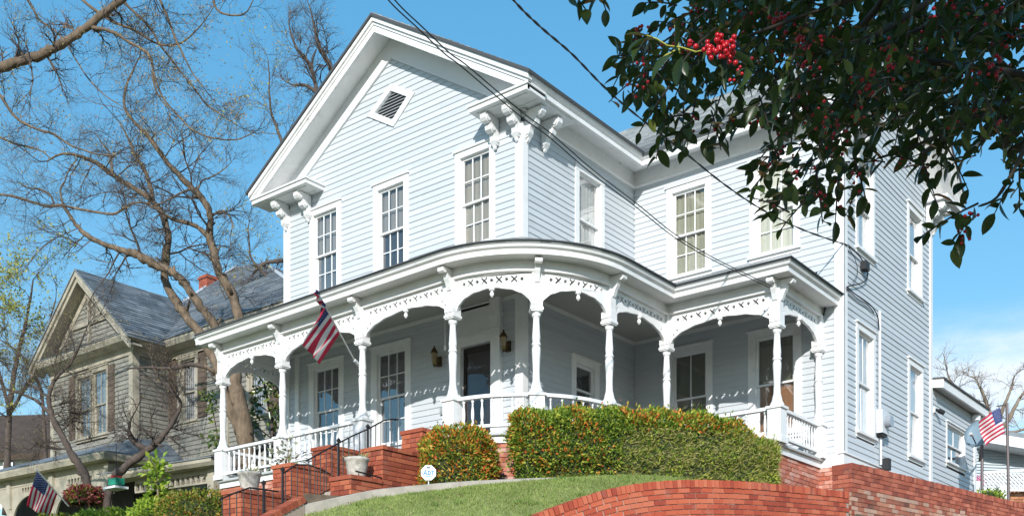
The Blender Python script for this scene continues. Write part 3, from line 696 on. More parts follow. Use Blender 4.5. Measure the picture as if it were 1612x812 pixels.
mb = MB(); mb.sweep(LP, [(.40, 6.456), (.445, 6.456), (.445, 6.478), (.40, 6.478)]); mb.build('roof_edge', DARK_EDGE, proof)
# posts
def post_mesh():
    mb = MB(); w = .118
    mb.box(-w, w, -w, w, 3.60, 4.17); mb.box(-w - .02, w + .02, -w - .02, w + .02, 3.60, 3.70); mb.box(-w - .025, w + .025, -w - .025, w + .025, 4.17, 4.21)
    mb.lathe([(0.1200, 4.21), (0.1160, 4.25), (0.0880, 4.30), (0.0760, 4.36), (0.0600, 4.42), (0.0544, 4.55), (0.0560, 4.62), (0.0624, 4.75), (0.0680, 4.86), (0.0704, 4.93), (0.0592, 4.95), (0.0592, 4.97), (0.0736, 4.985), (0.0736, 5.005), (0.0600, 5.02), (0.0600, 5.05), (0.0664, 5.10), (0.0560, 5.25), (0.0496, 5.38), (0.0496, 5.41), (0.0680, 5.44), (0.0720, 5.47), (0.0680, 5.50)], n=16)
    mb.box(-.092, .092, -.092, .092, 5.50, 5.72); mb.box(-.078, .078, -.078, .078, 5.72, 6.12)
    mb.box(-.105, .105, -.105, .105, 5.52, 5.56); mb.box(-.09, .09, -.105, -.09, 5.6, 5.70)
    return mb.mesh('porch_post', WHITE)
POST = post_mesh()
def scroll_mesh():
    mb = MB(); pr = [(0, 0), (.20, 0), (.25, -.03), (.25, -.075), (.205, -.095), (.17, -.07), (.15, -.09), (.13, -.16), (.09, -.23), (.05, -.33), (.0, -.36)]
    mb.prism(pr, lambda d, z, t: (t, -d, z), -.04, .04)
    k = 10; ring = [(.21 + .05 * math.cos(2 * math.pi * i / k), -.05 + .05 * math.sin(2 * math.pi * i / k)) for i in range(k)]
    mb.prism(ring, lambda d, z, t: (t, -d, z), -.058, .058); return mb.mesh('scroll_bracket', WHITE)
SCR = scroll_mesh()
angs = [0, 0, 0, 0, 45, 90, 60, 0, 90]
for (x, y), a in zip(POSTS, angs):
    p = inst('porch_post', POST, house, (x, y, 0), (0, 0, R(a) if a in (45,) else 0))
    for b in ([a] if (x, y) != POSTS[7] else [0, 90]):
        if (x, y) == POSTS[6] or (x, y) == POSTS[8]: continue
        dr = Vector((math.sin(R(b)), -math.cos(R(b)), 0))
        s = inst('scroll_bracket', SCR, p, (x + dr.x * .05, y + dr.y * .05, 6.283), (0, 0, R(b)))
# frieze panels with arched lower edge and cut-out crosses and stars
def cross(cx, cz, r=.068, w=.0135):
    out = []
    for k in range(4):
        a = math.pi / 4 + k * math.pi / 2
        d = Vector((math.cos(a), math.sin(a))); n_ = Vector((-d.y, d.x))
        for q in (d * w * 1.4 - n_ * w * 0 - n_ * 0, ): pass
        out += [d * r - n_ * w, d * r + n_ * w]
        a2 = a + math.pi / 4; out.append(Vector((math.cos(a2), math.sin(a2))) * w * 1.42)
    return [(cx + q.x, cz + q.y) for q in out]
def star(cx, cz, r=.042):
    return [(cx + (r if k % 2 == 0 else r * .5) * math.cos(math.pi * k / 6), cz + (r if k % 2 == 0 else r * .5) * math.sin(math.pi * k / 6)) for k in range(12)]
def diamond(cx, cz, r=.024): return [(cx + r, cz), (cx, cz + r * 1.3), (cx - r, cz), (cx, cz - r * 1.3)]
ZT, ZC, ZS = 6.118, 5.895, 5.53
def frieze(L, m=.075):
    a = (L - 2 * m) / 2; mid = L / 2; N = 44; arch = []
    for k in range(N + 1):
        t = math.pi * k / N; s = mid + a * math.cos(t)
        z = ZS + (ZC - ZS) * (abs(math.sin(t)) ** .78)
        sc = .012 * abs(math.sin(9 * t)) if .15 < abs(math.cos(t)) < .97 else 0
        if abs(s - mid) < .03: z -= .0
        arch.append((s, z - sc))
    top = [(m - .03 + (L - 2 * m + .06) * k / 20, ZT) for k in range(21)]
    outer = [(m - .03, ZS - .02)] + [(m - .03, ZT)] + top[1:-1] + [(L - m + .03, ZT), (L - m + .03, ZS - .02)] + arch
    nh = max(3, int(round((L - .3) / .135))); nh += (nh + 1) % 2; holes = []
    for k in range(nh):
        s = mid + (k - (nh - 1) / 2) * (L - .34) / nh
        holes.append(star(s, 6.015) if k % 2 == 0 else cross(s, 6.015))
    for sg in (-1, 1):
        for q, dz in ((.13, .23), (.20, .30)):
            s = mid + sg * (L / 2 - q - .02); zz = ZS + dz
            if abs(s - mid) < a and zz > ZS + (ZC - ZS) * (max(0, 1 - ((s - mid) / a) ** 2) ** .39) + .05: holes.append(diamond(s, zz))
    return curve_plate('frieze_panel', outer, holes, .045)
def pend_mesh():
    return MB().lathe([(.008, -.145), (.032, -.115), (.036, -.085), (.02, -.06), (.02, -.05), (.045, -.035), (.05, 0), (.05, .03)], n=8).mesh('pendant', WHITE)
PEND = pend_mesh()
def place_panel(me, fn, L):
    for v in me.vertices:
        x, y = fn(v.co.x, v.co.z); v.co = (x, y, v.co.y)
    me.materials.clear(); me.materials.append(WHITE); me.update()
    o = link(bpy.data.objects.new('frieze_panel', me), house)
    x, y = fn(L / 2, 0); inst('pendant', PEND, o, (x, y, ZC))
    return o
def straight_fn(p, q):
    p, q = Vector(p), Vector(q); d = (q - p).normalized(); n_ = Vector((d.y, -d.x))
    return lambda s, t: tuple(p + d * s + n_ * t)
def arc_fn(a0): return lambda s, t: ((RP + t) * math.sin(a0 + s / RP), -(RP + t) * math.cos(a0 + s / RP))
ARCL = RP * math.pi / 4
BAYS = []
for i in range(8):
    if i in (3, 4): fn, L = arc_fn(math.pi / 4 * (i - 3)), ARCL
    else: fn, L = straight_fn(POSTS[i], POSTS[i + 1]), (Vector(POSTS[i + 1]) - Vector(POSTS[i])).length
    BAYS.append((fn, L)); place_panel(frieze(L), fn, L)
fn, L = straight_fn((-6.33, .0), POSTS[0]), 1.62; place_panel(frieze(L), fn, L)
# balustrades
def baluster_mesh(r=1):
    return MB().lathe([(.028 * r, 3.745), (.028 * r, 3.80), (.018 * r, 3.82), (.026 * r, 3.86), (.030 * r, 3.93), (.024 * r, 4.01), (.015 * r, 4.06), (.02 * r, 4.08), (.014 * r, 4.10), (.026 * r, 4.12), (.026 * r, 4.17)], n=8).mesh('baluster', WHITE)
BAL, BALT = baluster_mesh(.88), baluster_mesh(.66)
def balustrade(fn, L, sp, me, m=.13, seg=1):
    mb = MB(); N = seg
    for z0, z1, w in ((4.165, 4.225, .05), (3.70, 3.75, .035)):
        pts = [(m + (L - 2 * m) * k / N) for k in range(N + 1)]
        mb.sweep([fn(s, 0) for s in pts], [(-w, z0), (w, z0), (w, z1 - .012), (w * .6, z1), (-w * .6, z1), (-w, z1 - .012)])
    rail = hpart('porch_railing', mb, WHITE)
    n_ = max(2, int(round((L - 2 * m) / sp)))
    for k in range(n_):
        x, y = fn(m + (L - 2 * m) * (k + .5) / n_, 0); inst('baluster', me, rail, (x, y, 0))
for i, sp, me, sg in ((0, .155, BAL, 1), (1, .155, BAL, 1), (3, .175, BAL, 10), (4, .19, BALT, 10), (5, .16, BAL, 1), (6, .16, BAL, 1), (7, .115, BALT, 1)): balustrade(*BAYS[i], sp, me, .13, sg)
fn, L = straight_fn((-6.33, .0), POSTS[0]), 1.62; balustrade(fn, L, .16, BAL)

# ------------------------------------------------------------------ brickwork
def bricks(parent, items, mats, limit=300, name='brick'):
    """items: (loc, rotz, (len, depth, height), material index, tilt); the first `limit` in view order become objects, the rest one joined mesh per material"""
    items = sorted(items, key=lambda b: depth(b[0]) - 40 * (b[5] if len(b) > 5 else 0)); rest = {}
    for n, b in enumerate(items):
        loc, rz, sc, mi, tilt = b[:5]
        if n < limit: inst(name, cube_mesh(mats[mi]), parent, loc, (random.gauss(0, .006), tilt + random.gauss(0, .006), rz + random.gauss(0, .008)), sc)
        else:
            m = rest.setdefault(mi, MB()); e = Euler((0, tilt, rz)).to_matrix()
            m.obox(loc, e @ Vector((1, 0, 0)), e @ Vector((0, 1, 0)), e @ Vector((0, 0, 1)), sc[0] / 2, sc[1] / 2, sc[2] / 2)
    for mi, m in rest.items(): m.build('bricks', mats[mi], parent, kind='stuff')
def face_bricks(p0, p1, z0, z1, rng=(0,), course=.0745, bl=.205, joint=.010, dep=.09, pick=None, zshow=-99):
    """a straight face from p0 to p1 whose outward side is to the right of p0->p1"""
    p0, p1 = Vector(p0), Vector(p1); d = p1 - p0; L = d.length; d /= L; nr = Vector((d.y, -d.x)); rz = math.atan2(d.y, d.x); out = []
    k = 0; z = z1
    while z - course > z0 - .01:
        s = -(bl / 2 if k % 2 else 0)
        while s < L - .01:
            a, b = max(0, s), min(L, s + bl - joint)
            if b - a > .03:
                c = p0 + d * (a + b) / 2 - nr * (dep / 2 - .004 + random.uniform(-.003, .003))
                out.append(((c.x, c.y, z - course / 2), rz, (b - a, dep, course - joint), pick(k, z) if pick else 0, 0, 1 if z > zshow else -1))
            s += bl
        z -= course; k += 1
    return out
# foundation of the porch and house
found = MB(); found.sweep([(x * 1.0, y) for x, y in FB] + [(4.27, D1 - .05), (4.27, DEND)], [(-.12, 2.0), (-.012, 2.0), (-.012, 3.44), (-.12, 3.44)]); fo = hpart('foundation', found, MORTAR)
it = []
FB2 = FB + [(4.27, D1 - .05), (4.27, 4.6)]
for i in range(len(FB2) - 1):
    p, q = Vector(FB2[i]), Vector(FB2[i + 1])
    if (q - p).length > 3: segs = [(p, q)]
    else: segs = [(p, q)]
    for a, b in segs:
        vis = i in (2, 3, 4, 5, 6, 7, 8) or i >= len(FB) - 2 or i == 0
        it += face_bricks(a, b, 2.45, 3.44, pick=lambda k, z: 0, zshow=(2.4 if vis else 9))
bricks(fo, it, [BRICK_PINK], 260)
# old brick wall along the right side
OW0, OWD = Vector((4.60, 2.47)), Vector((.164, .987)).normalized(); OWN = Vector((OWD.y, -OWD.x)); OWL = 11.5; OWZ = 3.25
ow = thing('old_brick_wall', 'old weathered mixed brick wall with a dark red cap running back beside the house', 'brick wall', (4.7, 3, -1.6))
mb = MB(); A0 = OW0 + OWN * .35
e1 = OW0 + OWD * OWL
mb.prism([tuple(OW0 + OWD * .012 + OWN * .012), tuple(A0 - OWN * .012 + OWD * .012), tuple(e1 + OWN * .338), tuple(e1 + OWN * .012)], lambda x, y, t: (x, y, t), -2, OWZ - .012); mb.build('wall_core', MORTAR, ow)
pick_old = lambda k, z: 1 if k < 4 else (0 if random.random() < .85 else 1)
it = face_bricks(tuple(A0), tuple(A0 + OWD * OWL), 1.9, OWZ - .105, pick=pick_old, zshow=2.3) + face_bricks(tuple(OW0), tuple(A0), 1.9, OWZ - .105, pick=pick_old, zshow=2.0)
s = 0
while s < OWL:   # cap of bricks on edge
    c = OW0 + OWD * (s + .034) + OWN * .175; it.append(((c.x, c.y, OWZ - .052 + random.uniform(-.005, .005)), math.atan2(OWD.y, OWD.x), (.066, .37, .10), 1, 0, 1)); s += .075
bricks(ow, it, [BRICK_OLD, BRICK_DKRED], 300)
# red retaining wall: a curve whose top falls towards the street
rw = thing('brick_retaining_wall', 'curved red brick retaining wall with an upright brick cap sloping down along the lawn', 'brick wall', (3.9, -1.9, -1.6))
wp = smooth_path(WALLP, 10); acc = [0.0]
for i in range(1, len(wp)): acc.append(acc[-1] + (Vector(wp[i][:2]) - Vector(wp[i - 1][:2])).length)
def wat(s):
    for i in range(1, len(wp)):
        if acc[i] >= s:
            t = (s - acc[i - 1]) / (acc[i] - acc[i - 1]); return wp[i - 1].lerp(wp[i], t), (wp[i] - wp[i - 1])
    return wp[-1], wp[-1] - wp[-2]
mb = MB(); n = len(wp)
for i in range(n):
    d = wp[min(n - 1, i + 1)] - wp[max(0, i - 1)]; d2 = Vector((d.x, d.y)).normalized(); nr = Vector((-d2.y, d2.x))   # outward: away from the lawn
    for o, zz in ((.11, -2), (.11, -.02), (-.10, -.02), (-.10, -2)): p = wp[i]; mb.v.append((p.x + nr.x * (o - .012), p.y + nr.y * (o - .012), zz if zz == -2 else p.z + zz))
mb.f = [(i * 4 + j, i * 4 + (j + 1) % 4, (i + 1) * 4 + (j + 1) % 4, (i + 1) * 4 + j) for i in range(n - 1) for j in range(4)] + [(0, 1, 2, 3), tuple((n - 1) * 4 + j for j in range(4))]; mb.m = [0] * len(mb.f)
mb.build('wall_core', MORTAR, rw)
it = []; TOT = acc[-1]
s = .02
while s < TOT:
    p, d = wat(s + .035); d2 = Vector((d.x, d.y)).normalized(); nr = Vector((-d2.y, d2.x)); tilt = -math.atan2(d.z, Vector((d.x, d.y)).length)
    it.append(((p.x + nr.x * .005, p.y + nr.y * .005, p.z - .045 + random.uniform(-.004, .004)), math.atan2(d2.y, d2.x), (.064, .235, .105), 0, tilt, 1 if p.z > 1.7 else -1)); s += .0735
for k in range(34):
    s = .1 * (k % 2) + .004
    while s < TOT - .1:
        p, d = wat(s + .097); d2 = Vector((d.x, d.y)).normalized(); nr = Vector((-d2.y, d2.x)); tilt = -math.atan2(d.z, Vector((d.x, d.y)).length)
        z = p.z - .10 - .0375 - k * .0745
        if z > -1.7:
            zl = 1040 - 1667 * 0
            vis = z > .1383 * depth((p.x, p.y, 0))
            it.append(((p.x + nr.x * (.112 - .045 + random.uniform(-.003, .003)), p.y + nr.y * (.112 - .045), z), math.atan2(d2.y, d2.x), (.195, .09, .062), 0, tilt, 1 if vis else -1))
        s += .206
bricks(rw, it, [BRICK_RED], 300)
q = pd(1115, 762, 14.95); o = MB().lathe([(.02, -.03), (.035, -.02), (.035, .02), (.015, .05), (0, .055)], q, 10).build('garden_cap', WHITE); tag(o, 'tiny white cap sitting on the red retaining wall below the hedge', 'cap')
# stairs between two stepped brick cheek walls
st = thing('entry_stairs', 'brick and concrete stairs rising between stepped brick walls to the porch', 'stairs', (-1.2, -3.5, 1))
for k in range(17):
    mb = MB(); z = 3.22 - k * .205; y1 = -1.9 - k * .27
    mb.box(-2.09, -.66, y1 - .29, y1, z - .17 if k == 0 else z - .165, z); 
    mb.build('step', CONC, st)
mb = MB(); mb.prism([(-1.9, 2.9), (-6.6, -.7), (-6.6, -1.6), (-1.9, -1.6)], lambda y, z, t: (t, y, z), -2.08, -.67); mb.build('stair_core', BRICK_STAIR, st)
def cheek(x0, x1, levels, label):
    """levels: (front y, back y, top z)"""
    t = thing('stair_side_wall', label, 'brick wall', ((x0 + x1) / 2, levels[0][0], 1), 'stepped brick walls beside the stairs'); it = []
    for y0, y1, z in levels:
        mb = MB(); mb.box(x0 + .012, x1 - .012, y0 + .012, y1 - .001, -1.6, z - .012); mb.build('wall_core', MORTAR, t)
        it += face_bricks((x0, y0), (x1, y0), max(z - 1.0, 1.9), z - .065) + face_bricks((x1, y0), (x1, y1), max(z - 1.0, 1.9), z - .065)
        # cap of bricks laid flat across
        y = y0 - .02
        while y < y1 - .03:
            it.append((((x0 + x1) / 2, y + .05, z - .028), R(90), (.098, x1 - x0 + .05, .06), 0, 0, 1)); y += .108
    bricks(t, it, [BRICK_STAIR], 300)
cheek(-.65, -.20, [(-3.85, -3.2, 2.75), (-3.2, -2.33, 3.28), (-2.33, -1.88, 3.70)], 'stepped brick wall on the right of the stairs beside the round bush')
cheek(-2.55, -2.10, [(-4.38, -3.4, 2.67), (-3.4, -2.56, 3.21), (-2.56, -1.85, 3.63)], 'stepped brick wall on the left of the stairs below the white balusters')
# sloping brick coping that borders the walk at the left end of the lawn
ec = thing('brick_border', 'short sloping red brick border at the left end of the grass', 'brick border', (-.6, -4.7, 2)); it = []
p0, p1 = pd(472, 783, 15.3), pd(400, 822, 14.6); dv = p1 - p0; d2 = Vector((dv.x, dv.y)).normalized(); L = Vector((dv.x, dv.y)).length
mb = MB(); nr = Vector((d2.y, -d2.x)); 
mb.add([tuple(q + Vector((nr.x, nr.y, 0)) * o + Vector((0, 0, z))) for q in (p0, p1) for o in (-.1, .1) for z in (-.6, -.05)], [(0, 1, 3, 2), (4, 6, 7, 5), (0, 4, 5, 1), (2, 3, 7, 6), (0, 2, 6, 4), (1, 5, 7, 3)]); mb.build('border_core', MORTAR, ec)
s = .03
while s < L:
    q = p0.lerp(p1, s / L); it.append(((q.x, q.y, q.z - .03), math.atan2(d2.y, d2.x), (.064, .23, .09), 0, -math.atan2(dv.z, L), 1)); s += .074
bricks(ec, it, [BRICK_STAIR])
# urns
def urn(x, y, z, label, sc=1.0):
    t = thing('stone_urn', label, 'urn', (x, y, z), 'stone planters on the stair walls')
    pr = [(.115, 0), (.13, .02), (.135, .05), (.165, .18), (.178, .265), (.19, .275), (.195, .30), (.19, .32), (.165, .32), (.15, .27), (.0, .265)]
    MB().lathe([(r * sc, zz * sc) for r, zz in pr], (x, y, z), 24).build('bowl', M('pale_stone', (.50, .47, .41), .9, noise=(14, .3), bump=(40, .5), dirt=(9, (.25, .23, .19), .7)), t, True)
    n = 60; a = RNG.random(n) * 6.28; P = np.stack([x + .10 * np.cos(a) * RNG.random(n), y + .10 * np.sin(a) * RNG.random(n), np.full(n, z + .27)], 1)
    D = np.stack([np.cos(a) * .8, np.sin(a) * .8, RNG.uniform(.4, 1.4, n)], 1); V, F = leaf_geo(P, D, np.cross(D, RNG.normal(0, 1, (n, 3))), RNG.uniform(.08, .2, n), RNG.uniform(.012, .03, n))
    link(bpy.data.objects.new('plant', fast_mesh('plant', V, F, M('dry_plant_leaf', (.35, .33, .14), .7, ramp=[(0, (.2, .24, .07)), (.5, (.42, .38, .16)), (1, (.55, .5, .38))], trans=.3))), t)
urn(-2.32, -4.05, 2.67, 'pale stone planter on the lowest step of the left brick wall', .98); urn(-.43, -3.52, 2.75, 'pale stone planter on the right brick wall in front of the tall brick pier', .98)
# iron railing beside the stairs
def railing(pts, base, label, posts, group='black iron railings of the stairs'):
    t = thing('iron_railing', label, 'railing', pts[0], group)
    mb = MB(); mb.tube(pts, .0125, 6); mb.build('handrail', IRON, t)
    low_ = [Vector(p) + Vector((0, 0, -.62)) for p in pts]; MB().tube(low_, .010, 5).build('bottom_rail', IRON, t)
    acc_ = [0.0]
    for i in range(1, len(pts)): acc_.append(acc_[-1] + (Vector(pts[i]) - Vector(pts[i - 1])).length)
    s = .06
    while s < acc_[-1]:
        i = max(k for k in range(len(acc_)) if acc_[k] <= s); i = min(i, len(pts) - 2); q = Vector(pts[i]).lerp(Vector(pts[i + 1]), (s - acc_[i]) / (acc_[i + 1] - acc_[i]))
        MB().tube([q, q + Vector((0, 0, -.62))], .008, 5).build('spindle', IRON, t); s += .13
    for p in posts: MB().tube([Vector(p) + Vector((0, 0, .02)), Vector(p) + Vector((0, 0, -base))], .018, 8).lathe([(.03, .02), (.034, .05), (.0, .085)], p, 8).build('rail_post', IRON, t)
XR = -.74
railing([pu(x, y, XR) for x, y in ((482, 725), (507, 711), (533, 697), (556, 685), (579, 675), (604, 661.5), (618, 659.5), (627, 660))], .8, 'black iron stair handrail climbing to the porch between brick walls', [pu(533, 697, XR), pu(579, 675, XR)])
railing([pu(x, y, XR - .02) for x, y in ((445, 745), (466, 731), (485, 731), (502, 737), (518, 745))], .85, 'black iron rail section with an end post in front of the middle brick step', [pu(445, 743, XR - .02)])
railing([pu(x, y, XR - .04) for x, y in ((345, 786), (368, 776), (393, 767), (415, 770), (438, 773))], .85, 'black iron rail section lowest on the stairs at the bottom edge', [pu(415, 764, XR - .04)])
railing([pu(x, y, -.22) for x, y in ((560, 741), (580, 746), (601, 752))], .45, 'low iron rail on the right brick wall below the urn', [])
# octagonal alarm sign on a stake in front of the bush
sg = thing('yard_sign', 'small white octagonal security sign with blue print before the round bush', 'sign', pd(674, 760, 15.5))
c = pd(674.5, 743.5, 15.5); yx, yy = Vector((math.cos(R(YAW)), math.sin(R(YAW)), 0)), Vector((-math.sin(R(YAW)), math.cos(R(YAW)), 0))
mb = MB(); oc = [(.118 * math.cos(R(22.5 + 45 * k)), .118 * math.sin(R(22.5 + 45 * k))) for k in range(8)]
mb.prism(oc, lambda a, z, t: tuple(c + yx * a + yy * t + Vector((0, 0, z))), 0, .012); mb.build('sign_plate', M('white_plastic', (.8, .8, .8), .35), sg)
mb = MB(); mb.tube([c + yy * .03 + Vector((0, 0, .05)), c + yy * .03 - Vector((0, 0, .3))], .012); mb.build('stake', M('grey_metal', (.4, .4, .42), .4, metal=.6), sg)
SB = M('sign_blue', (.03, .22, .55), .5)
mb = MB()
def on_sign(a0, a1, z0, z1, sk=0): mb.prism([(a0, z0), (a1, z0), (a1 + sk, z1), (a0 + sk, z1)], lambda a, z, t: tuple(c + yx * a + yy * t + Vector((0, 0, z))), -.003, 0)
# blue lettering shapes: A, D, T
for q in ([(-.08, -.035), (-.065, -.035), (-.045, .03), (-.05, .045)], [(-.032, -.035), (-.016, -.035), (-.04, .045), (-.052, .045)], [(-.06, -.016), (-.035, -.016), (-.038, -.002), (-.056, -.002)],
          [(-.012, -.035), (.004, -.035), (.004, .03), (-.012, .03)], [(.004, -.035), (.03, -.03), (.026, -.016), (.004, -.02)], [(.004, .03), (.026, .026), (.022, .012), (.004, .015)], [(.022, -.022), (.036, -.018), (.034, .018), (.02, .016)],
          [(.052, -.035), (.066, -.035), (.066, .018), (.052, .018)], [(.038, .018), (.084, .018), (.084, .032), (.038, .032)], [(-.05, -.06), (.05, -.06), (.05, -.05), (-.05, -.05)]):
    mb.prism(q, lambda a, z, t: tuple(c + yx * a + yy * t + Vector((0, 0, z))), -.003, 0)
mb.build('blue_print', SB, sg)
mb = MB(); on_sign(-.03, .03, .065, .085); mb.build('dark_print', M('sign_dark', (.05, .07, .12), .5), sg)

# ------------------------------------------------------------------ hedge and bushes
def leafy(name, parent, pts, nrm, L, W, mat, spread=.55, fold=.25, kind='stuff'):
    n = len(pts); D = norm(nrm + RNG.normal(0, spread, (n, 3))); Nn = norm(nrm * .6 + RNG.normal(0, .5, (n, 3)) + np.array([[0, 0, .4]]))
    V, F = leaf_geo(pts, D, Nn, RNG.uniform(.55, 1.5, n) * L, RNG.uniform(.7, 1.4, n) * W, fold)
    return link(bpy.data.objects.new(name, fast_mesh(name, V, F, mat)), parent, kind)
def twigs(name, parent, pts, nrm, L, r, mat):
    P = np.asarray(pts); n = len(P); D = norm(nrm + RNG.normal(0, .5, (n, 3))) * (RNG.uniform(.6, 1.3, n) * L)[:, None]
    V, F = leaf_geo(P, D, RNG.normal(0, 1, (n, 3)), np.linalg.norm(D, axis=1), np.full(n, r), .0, .4)
    return link(bpy.data.objects.new(name, fast_mesh(name, V, F, mat)), parent, 'stuff')
HEDGE_G = M('hedge_green_leaf', (.06, .11, .03), .55, ramp=[(0, (.06, .13, .02)), (.3, (.15, .26, .035)), (.65, (.30, .40, .05)), (1, (.52, .52, .08))], trans=.3, spec=.25)
HEDGE_R = M('hedge_red_leaf', (.5, .15, .04), .5, ramp=[(0, (.55, .08, .025)), (.35, (.66, .20, .03)), (.7, (.66, .38, .06)), (1, (.50, .46, .06))], trans=.3)
HEDGE_T = M('hedge_cut_twig', (.35, .33, .14), .7, ramp=[(0, (.26, .25, .05)), (.6, (.46, .42, .11)), (1, (.62, .55, .24))], trans=.2)
def inner_mass(mb, rings): pass
SHADE_CORE = M("inner_shade_colour", (.04, .055, .02), .9, noise=(30, .4))  # solid core coloured dark to stand for shade inside the foliage
# long hedge: super-ellipse section along a gently bent line
HA, HB = pd(806, 750, 15.95), pd(1216, 755, 17.0)
H0, H1 = Vector((HA.x, HA.y)), Vector((HB.x, HB.y)); HD = (H1 - H0); HL = HD.length; HD /= HL; HN = Vector((HD.y, -HD.x))
if depth((H0 + HN).to_3d()) > depth(H0.to_3d()): HN = -HN
def hedge_top(t): return 3.785 - .10 * max(0, .25 - t) / .25 + .06 * math.sin(t * 3) - (.40 * max(0, (t - .70) / .30) ** 1.5 if t > .7 else 0) 
def hedge_pt(t, a, sc=1.0):
    """t along, a section angle: 0 = front foot .. pi = back foot"""
    w = .44 * (1 - .75 * max(0, (abs(t - .5) - .46) / .04) ** 2); z0 = 2.62; h = hedge_top(t) - z0
    ca, sa = math.cos(a), math.sin(a); ex = .46
    o = w * math.copysign(abs(ca) ** ex, ca); z = z0 + h * abs(sa) ** ex
    p = H0 + HD * (t * HL) + HN * (o * sc); return Vector((p.x, p.y, z0 + (z - z0) * sc)), Vector((HN.x * ca, HN.y * ca, max(0, sa) * 1.0)).normalized()
hg = thing('clipped_hedge', 'long clipped green hedge with red leaf tips in front of the curved porch', 'hedge', (HA.x + 2, HA.y + 1, 2.6))
pts, nr = [], []
for i in range(34000):
    if i % 9 == 0:
        t = random.choice((0, 1)); a = random.uniform(.05, 3.1); rr = random.random() ** .5
        p, _ = hedge_pt(.005 if t == 0 else .995, a); q, _ = hedge_pt(.02 if t == 0 else .98, math.pi / 2); q.z = 3.2; p = q.lerp(p, rr); nn = Vector((HD.x, HD.y, 0)) * (-1 if t == 0 else 1)
    else:
        if random.random() < .62: a = math.asin(min(1, random.uniform(.01, 1) ** (1 / .46)))
        else: a = math.acos(max(-.9, 1 - 1.6 * random.random()) if False else math.copysign(abs(q_ := random.uniform(-.75, 1)) ** (1 / .46), q_))
        p, nn = hedge_pt(random.random(), a)
    k = random.random() ** 2 * .14; b = .065 * math.sin(p.x * 7 + p.z * 5) * math.sin(p.y * 6 - p.z * 9) + (random.uniform(.03, .12) if random.random() < .035 else 0)
    pts.append(p - nn * (k - b)); nr.append(nn)
pts, nr = np.array(pts), np.array(nr)
ht = np.array([(Vector((p[0], p[1])) - H0).dot(HD) / HL for p in pts]); hz = (pts[:, 2] - 2.62) / 1.2
bare = (np.clip((ht - .30) / .2, 0, 1) * np.clip((.80 - hz) / .12, 0, 1))
rnd = RNG.random(len(pts)); green = rnd < np.where(bare > .4, .36, .78)
redp = .20 * (1 - bare) * np.clip((hz - .1) * 1.2, .45, 1) * np.where(hz > .93, .35, 1); patch = np.sin(pts[:, 0] * 4.1) * np.sin(pts[:, 1] * 5.3 + pts[:, 2] * 4) > -.1
isred = (RNG.random(len(pts)) < redp * 1.5) & patch
leafy('leaves', hg, pts[green & ~isred], nr[green & ~isred], .058, .028, HEDGE_G)
leafy('red_leaves', hg, pts[isred] + nr[isred] * .02, nr[isred], .06, .028, HEDGE_R)
tw = (~green) & (~isred) & (bare > .3)
lean = np.array([[HD.x, HD.y, .35]]); twigs('cut_twigs', hg, pts[tw] + nr[tw] * .01, nr[tw] * .35 + lean * RNG.choice([-1, 1], (tw.sum(), 1)) * .7, .10, .008, HEDGE_T)
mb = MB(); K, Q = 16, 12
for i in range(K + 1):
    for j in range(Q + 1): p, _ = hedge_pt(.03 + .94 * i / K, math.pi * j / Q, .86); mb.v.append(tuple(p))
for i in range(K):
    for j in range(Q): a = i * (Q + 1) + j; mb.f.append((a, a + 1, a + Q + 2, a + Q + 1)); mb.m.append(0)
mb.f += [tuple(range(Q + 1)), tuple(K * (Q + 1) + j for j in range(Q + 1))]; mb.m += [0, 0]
mb.build('inner_shade_core', SHADE_CORE, hg)
# round bush
def dome_bush(c, rx, ry, h, label, n, mats, ex=.55, L=.055, name='round_bush', cat='bush', core=True):
    t = thing(name, label, cat, c); c = Vector(c); P, Nn = [], []
    for i in range(n):
        a = random.uniform(0, 6.283); e = math.asin(min(1, random.uniform(.02, 1) ** (1 / ex))) if random.random() < .65 else math.asin(random.uniform(0, 1)); ce, se = math.cos(e) ** ex, math.sin(e) ** ex
        nn = Vector((math.cos(a) * math.cos(e), math.sin(a) * math.cos(e), math.sin(e)))
        p = c + Vector((rx * ce * math.cos(a), ry * ce * math.sin(a), h * se)); k = random.random() ** 2 * .12 - (random.uniform(.02, .09) if random.random() < .04 else 0) + .06 * math.sin(a * 5 + e * 7) * math.cos(e)
        P.append(p - nn * k); Nn.append(nn)
    P, Nn = np.array(P), np.array(Nn); r = RNG.random(n); acc0 = 0
    for nm, m, fr, nz in mats:
        s = (r >= acc0) & (r < acc0 + fr); acc0 += fr
        leafy(nm, t, P[s] + Nn[s] * nz, Nn[s], L, L * .48, m)
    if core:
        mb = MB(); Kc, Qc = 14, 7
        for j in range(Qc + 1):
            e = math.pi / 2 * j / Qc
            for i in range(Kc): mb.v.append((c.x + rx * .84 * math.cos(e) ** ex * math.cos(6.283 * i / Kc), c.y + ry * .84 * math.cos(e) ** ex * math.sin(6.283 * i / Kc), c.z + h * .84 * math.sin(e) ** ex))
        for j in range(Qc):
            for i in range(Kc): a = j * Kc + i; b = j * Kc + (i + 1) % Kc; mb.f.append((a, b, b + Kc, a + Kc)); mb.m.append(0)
        mb.build('inner_shade_core', SHADE_CORE, t)
    return t
cb = pd(720, 752, 16.2)
dome_bush((cb.x, cb.y, 2.62), .60, .50, .93, 'rounded bush with orange and red leaf tips between the stairs and the hedge', 9500, [('leaves', HEDGE_G, .62, 0), ('red_leaves', HEDGE_R, .38, .015)], .52)
